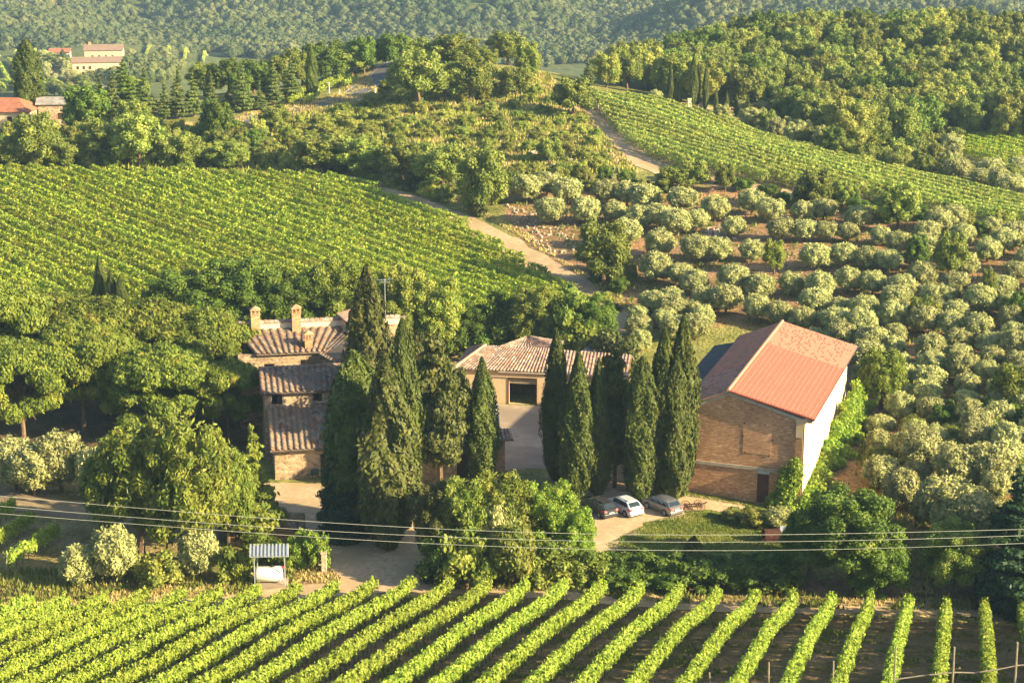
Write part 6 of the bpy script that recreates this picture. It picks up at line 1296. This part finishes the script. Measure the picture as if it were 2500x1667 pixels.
for k, (px, by, ty) in enumerate(((455, 283, 268), (478, 281, 266), (497, 280, 264), (567, 276, 264), (620, 268, 256), (647, 264, 250), (693, 256, 245), (420, 288, 277))): post('fence_post', px, by, ty, 'wooden fence post in dry grass below the roadside conifers', .07, M['wood'], 'post', 'posts below the conifers')
for k, (x0, y0, x1, y1, h0, h1) in enumerate(((485, 235, 600, 215, 195, 168),)):
    a_ = unpY(490, 196, 398); b_ = unpY(585, 170, 398); mb = MB(); mb.tube([(0, 0, 0), tuple((b_ - a_) / 2 + [0, 0, -.2]), tuple(b_ - a_)], .09, 4); nm(mb.obj('cable', cab, loc=a_), 'short bright cable running up to the utility pole', 'cable')
a_ = unpY(1597, 184, 415); b_ = unpY(1692, 151, 415); mb = MB(); mb.tube([(0, 0, 0), tuple((b_ - a_) / 2 + [0, 0, -.15]), tuple(b_ - a_)], .09, 4); nm(mb.obj('cable', cab, loc=a_), 'bright cable above the slim cypresses of the estate gate', 'cable')
# end posts along the left edge of the pale vineyard
EPB = [at(*p) for p in ((1448, 262), (1475, 290), (1505, 318), (1535, 345), (1570, 368), (1605, 388), (1636, 402))]
EP = np.array([p[:2] for p in EPB]); dd = np.r_[0, np.cumsum(np.linalg.norm(np.diff(EP, axis=0), axis=1))]
for i, s_ in enumerate(np.arange(0, dd[-1], 1.9)):
    x, y = np.interp(s_, dd, EP[:, 0]), np.interp(s_, dd, EP[:, 1]); mb = MB(); mb.tube([(0, 0, -.2), (_R.uniform(-.25, .1), 0, 1.9)], .06, 5); nm(mb.obj('vineyard_end_post', plain('pale_post', (.5, .4, .28)) if i == 0 else bpy.data.materials['pale_post'], loc=(x, y, float(hgt(x, y)))), 'pale end post along the dirt track edge of the pale vineyard', 'post', 'end posts of the pale vineyard')
# ------------------------------------------------------------------ stones
def stones(name, pxpoly, n, size, label, mat, seed, ymin=60):
    r = np.random.default_rng(seed); P2 = poly(pxpoly, ymin); x0, y0 = P2.min(0); x1, y1 = P2.max(0); X = r.uniform(x0, x1, n * 3); Y = r.uniform(y0, y1, n * 3); ok = inpoly(X, Y, P2); X, Y = X[ok][:n], Y[ok][:n]
    V, F = ICO0; s_ = r.uniform(*size, (len(X), 3)); C = np.stack([X, Y, hgt(X, Y) + s_[:, 2] * .3], 1); VV = C[:, None] + V[None] * s_[:, None, :] * (1 + r.normal(0, .15, (len(X), 12, 1)))
    mb = MB(); mb.add(VV.reshape(-1, 3), None, (F[None] + (np.arange(len(X)) * 12)[:, None, None]).reshape(-1, 3)); nm(mb.obj(name, mat), label, 'stones', kind='stuff')
sm = plain('pale_field_stone', (.36, .29, .21), .9, var=.25, scale=3)
stones('terrace_stones', [(1235, 500), (1300, 520), (1400, 560), (1410, 620), (1340, 620), (1260, 560)], 170, (.08, .3), 'tumbled pale terrace stones beside the farm track', sm, 1)
stones('terrace_stones', [(700, 428), (960, 430), (990, 448), (880, 452), (700, 438)], 160, (.15, .5), 'pale stones on the bank above the hillside vineyard', sm, 2)
stones('terrace_stones', [(1300, 355), (1360, 365), (1420, 405), (1340, 415), (1290, 375)], 160, (.15, .55), 'broken pale stones on the flank of the spur', sm, 3)
stones('terrace_stones', [(1720, 560), (1790, 560), (1800, 585), (1720, 590)], 90, (.15, .5), 'pale stone heap between the upper olives', sm, 4)
stones('terrace_stones', [(1440, 470), (2500, 700), (2500, 900), (1900, 760), (1500, 620)], 500, (.06, .22), 'scattered stones on the red soil of the olive terraces', sm, 5)
stones('gravel_stones', [(620, 1182), (1010, 1195), (1075, 1425), (840, 1425), (690, 1250)], 1500, (.02, .07), 'loose gravel stones on the yard', sm, 6)
# ------------------------------------------------------------------ grasses
def grass(name, polys, dens, size, mat, label, seed, asp=2.2, hgtk=.35, patch=0.0):
    r = np.random.default_rng(seed); mb = MB()
    for pp in polys:
        P2 = poly(pp); x0, y0 = P2.min(0); x1, y1 = P2.max(0); n = int((x1 - x0) * (y1 - y0) * dens); X = r.uniform(x0, x1, n); Y = r.uniform(y0, y1, n); ok = inpoly(X, Y, P2)
        if patch: ok &= vnoise(X / 2.2, Y / 2.2, seed) + .3 * vnoise(X / .7, Y / .7, seed + 1) > patch
        X, Y = X[ok], Y[ok]; s_ = size * r.uniform(.6, 1.3, len(X))
        th = r.uniform(0, 2 * pi, len(X)); N = np.stack([np.cos(th), np.sin(th), np.full(len(X), .25)], 1)
        cards(mb, np.stack([X, Y, hgt(X, Y) + size * hgtk], 1), N, size, r, asp, up=(0, 0, 1), upmix=.85)
    o = mb.obj(name, M[mat]); nm(o, label, 'grass', kind='stuff')
grass('dry_grass', [[(-60, 1420), (150, 1405), (420, 1400), (640, 1405), (620, 1450), (300, 1475), (-60, 1490)], [(690, 1420), (840, 1425), (800, 1385), (700, 1380)], [(1090, 1432), (1500, 1435), (1500, 1458), (1090, 1440)], [(1500, 1440), (2200, 1462), (2560, 1480), (2560, 1490), (1500, 1458)], [(2180, 1400), (2260, 1400), (2280, 1450), (2200, 1452)]], 34, .19, 'straw', 'dry yellow grass along the verge above the foreground vines', 1, patch=.35)
grass('green_grass', [[(-60, 1400), (640, 1380), (640, 1450), (-60, 1480)], [(450, 1370), (720, 1360), (720, 1430), (450, 1440)], [(1080, 1420), (1520, 1430), (2560, 1475), (2560, 1500), (1500, 1462), (1080, 1445)]], 12, .34, 'grass', 'green grass tufts along the verge above the foreground vines', 2, patch=.5)
grass('lawn_grass', [[(1480, 1330), (1600, 1270), (1700, 1252), (1850, 1258), (1960, 1270), (1960, 1330), (1900, 1345), (1500, 1350)], [(1640, 1195), (1760, 1210), (1900, 1255), (1830, 1240), (1680, 1212)]], 90, .13, 'grass', 'short green lawn below the parked cars and barn', 3, asp=1.4)
grass('hillside_grass', [[(930, 250), (1130, 170), (1330, 180), (1420, 260), (1500, 360), (1560, 425), (1250, 440), (1000, 400)], [(300, 330), (560, 290), (800, 240), (900, 180), (930, 240), (760, 300), (600, 330)]], 10, .3, 'straw', 'dry yellow grass over the rounded spur and road verges', 4, patch=.55)
grass('hillside_weeds', [[(930, 250), (1130, 170), (1330, 180), (1420, 260), (1500, 360), (1560, 425), (1250, 440), (1000, 400)], [(640, 300), (930, 240), (1000, 400), (700, 410)], [(-60, 390), (640, 395), (900, 440), (850, 447), (430, 434), (-60, 424)]], 4, .5, 'scrub', 'green weeds between the bushes of the spur', 5, patch=.5)
grass('track_verge_grass', [[(860, 436), (1000, 458), (1180, 530), (1290, 590), (1400, 662), (1480, 722), (1560, 790), (1575, 780), (1480, 700), (1380, 640), (1290, 572), (1180, 518), (1000, 448)]], 22, .2, 'straw', 'dry grass on the bank of the farm track', 6, patch=.4)
grass('slope_grass', [[(2100, 1040), (2300, 1060), (2560, 1150), (2560, 1440), (2180, 1420), (2080, 1250)]], 12, .28, 'grass', 'mixed dry and green grass on the slope right of the ivy', 17, patch=.4)
grass('grove_grass', [[(1230, 480), (1500, 470), (1900, 480), (2500, 600), (2600, 1100), (2250, 1090), (2100, 950), (1850, 800), (1560, 790), (1420, 640)]], 2.2, .32, 'grass', 'thin grass growing between the olive trees', 7, patch=.62)
grass('vineyard_weeds', [[(-80, 1500), (380, 1480), (1000, 1452), (1500, 1465), (2560, 1512), (2600, 1720), (-100, 1720)]], 9, .22, 'grass', 'low weeds between the foreground vine rows', 8, patch=.78, asp=1.3)

# ------------------------------------------------------------------ haze
hz = bpy.data.materials.new('haze'); hz.use_nodes = True; nt = hz.node_tree; nt.nodes.clear(); out = nt.nodes.new('ShaderNodeOutputMaterial'); pv = nt.nodes.new('ShaderNodeVolumePrincipled')
pv.inputs['Color'].default_value = (.42, .68, 1.0, 1); pv.inputs['Density'].default_value = .00011; pv.inputs['Anisotropy'].default_value = .0; nt.links.new(pv.outputs[0], out.inputs['Volume'])
mb = MB(); zb_ = float(GZ.min()) - 1.5; mb.box(-2500, 2500, -30, 3400, zb_, 84); o = mb.obj('haze', hz); nm(o, kind='stuff')
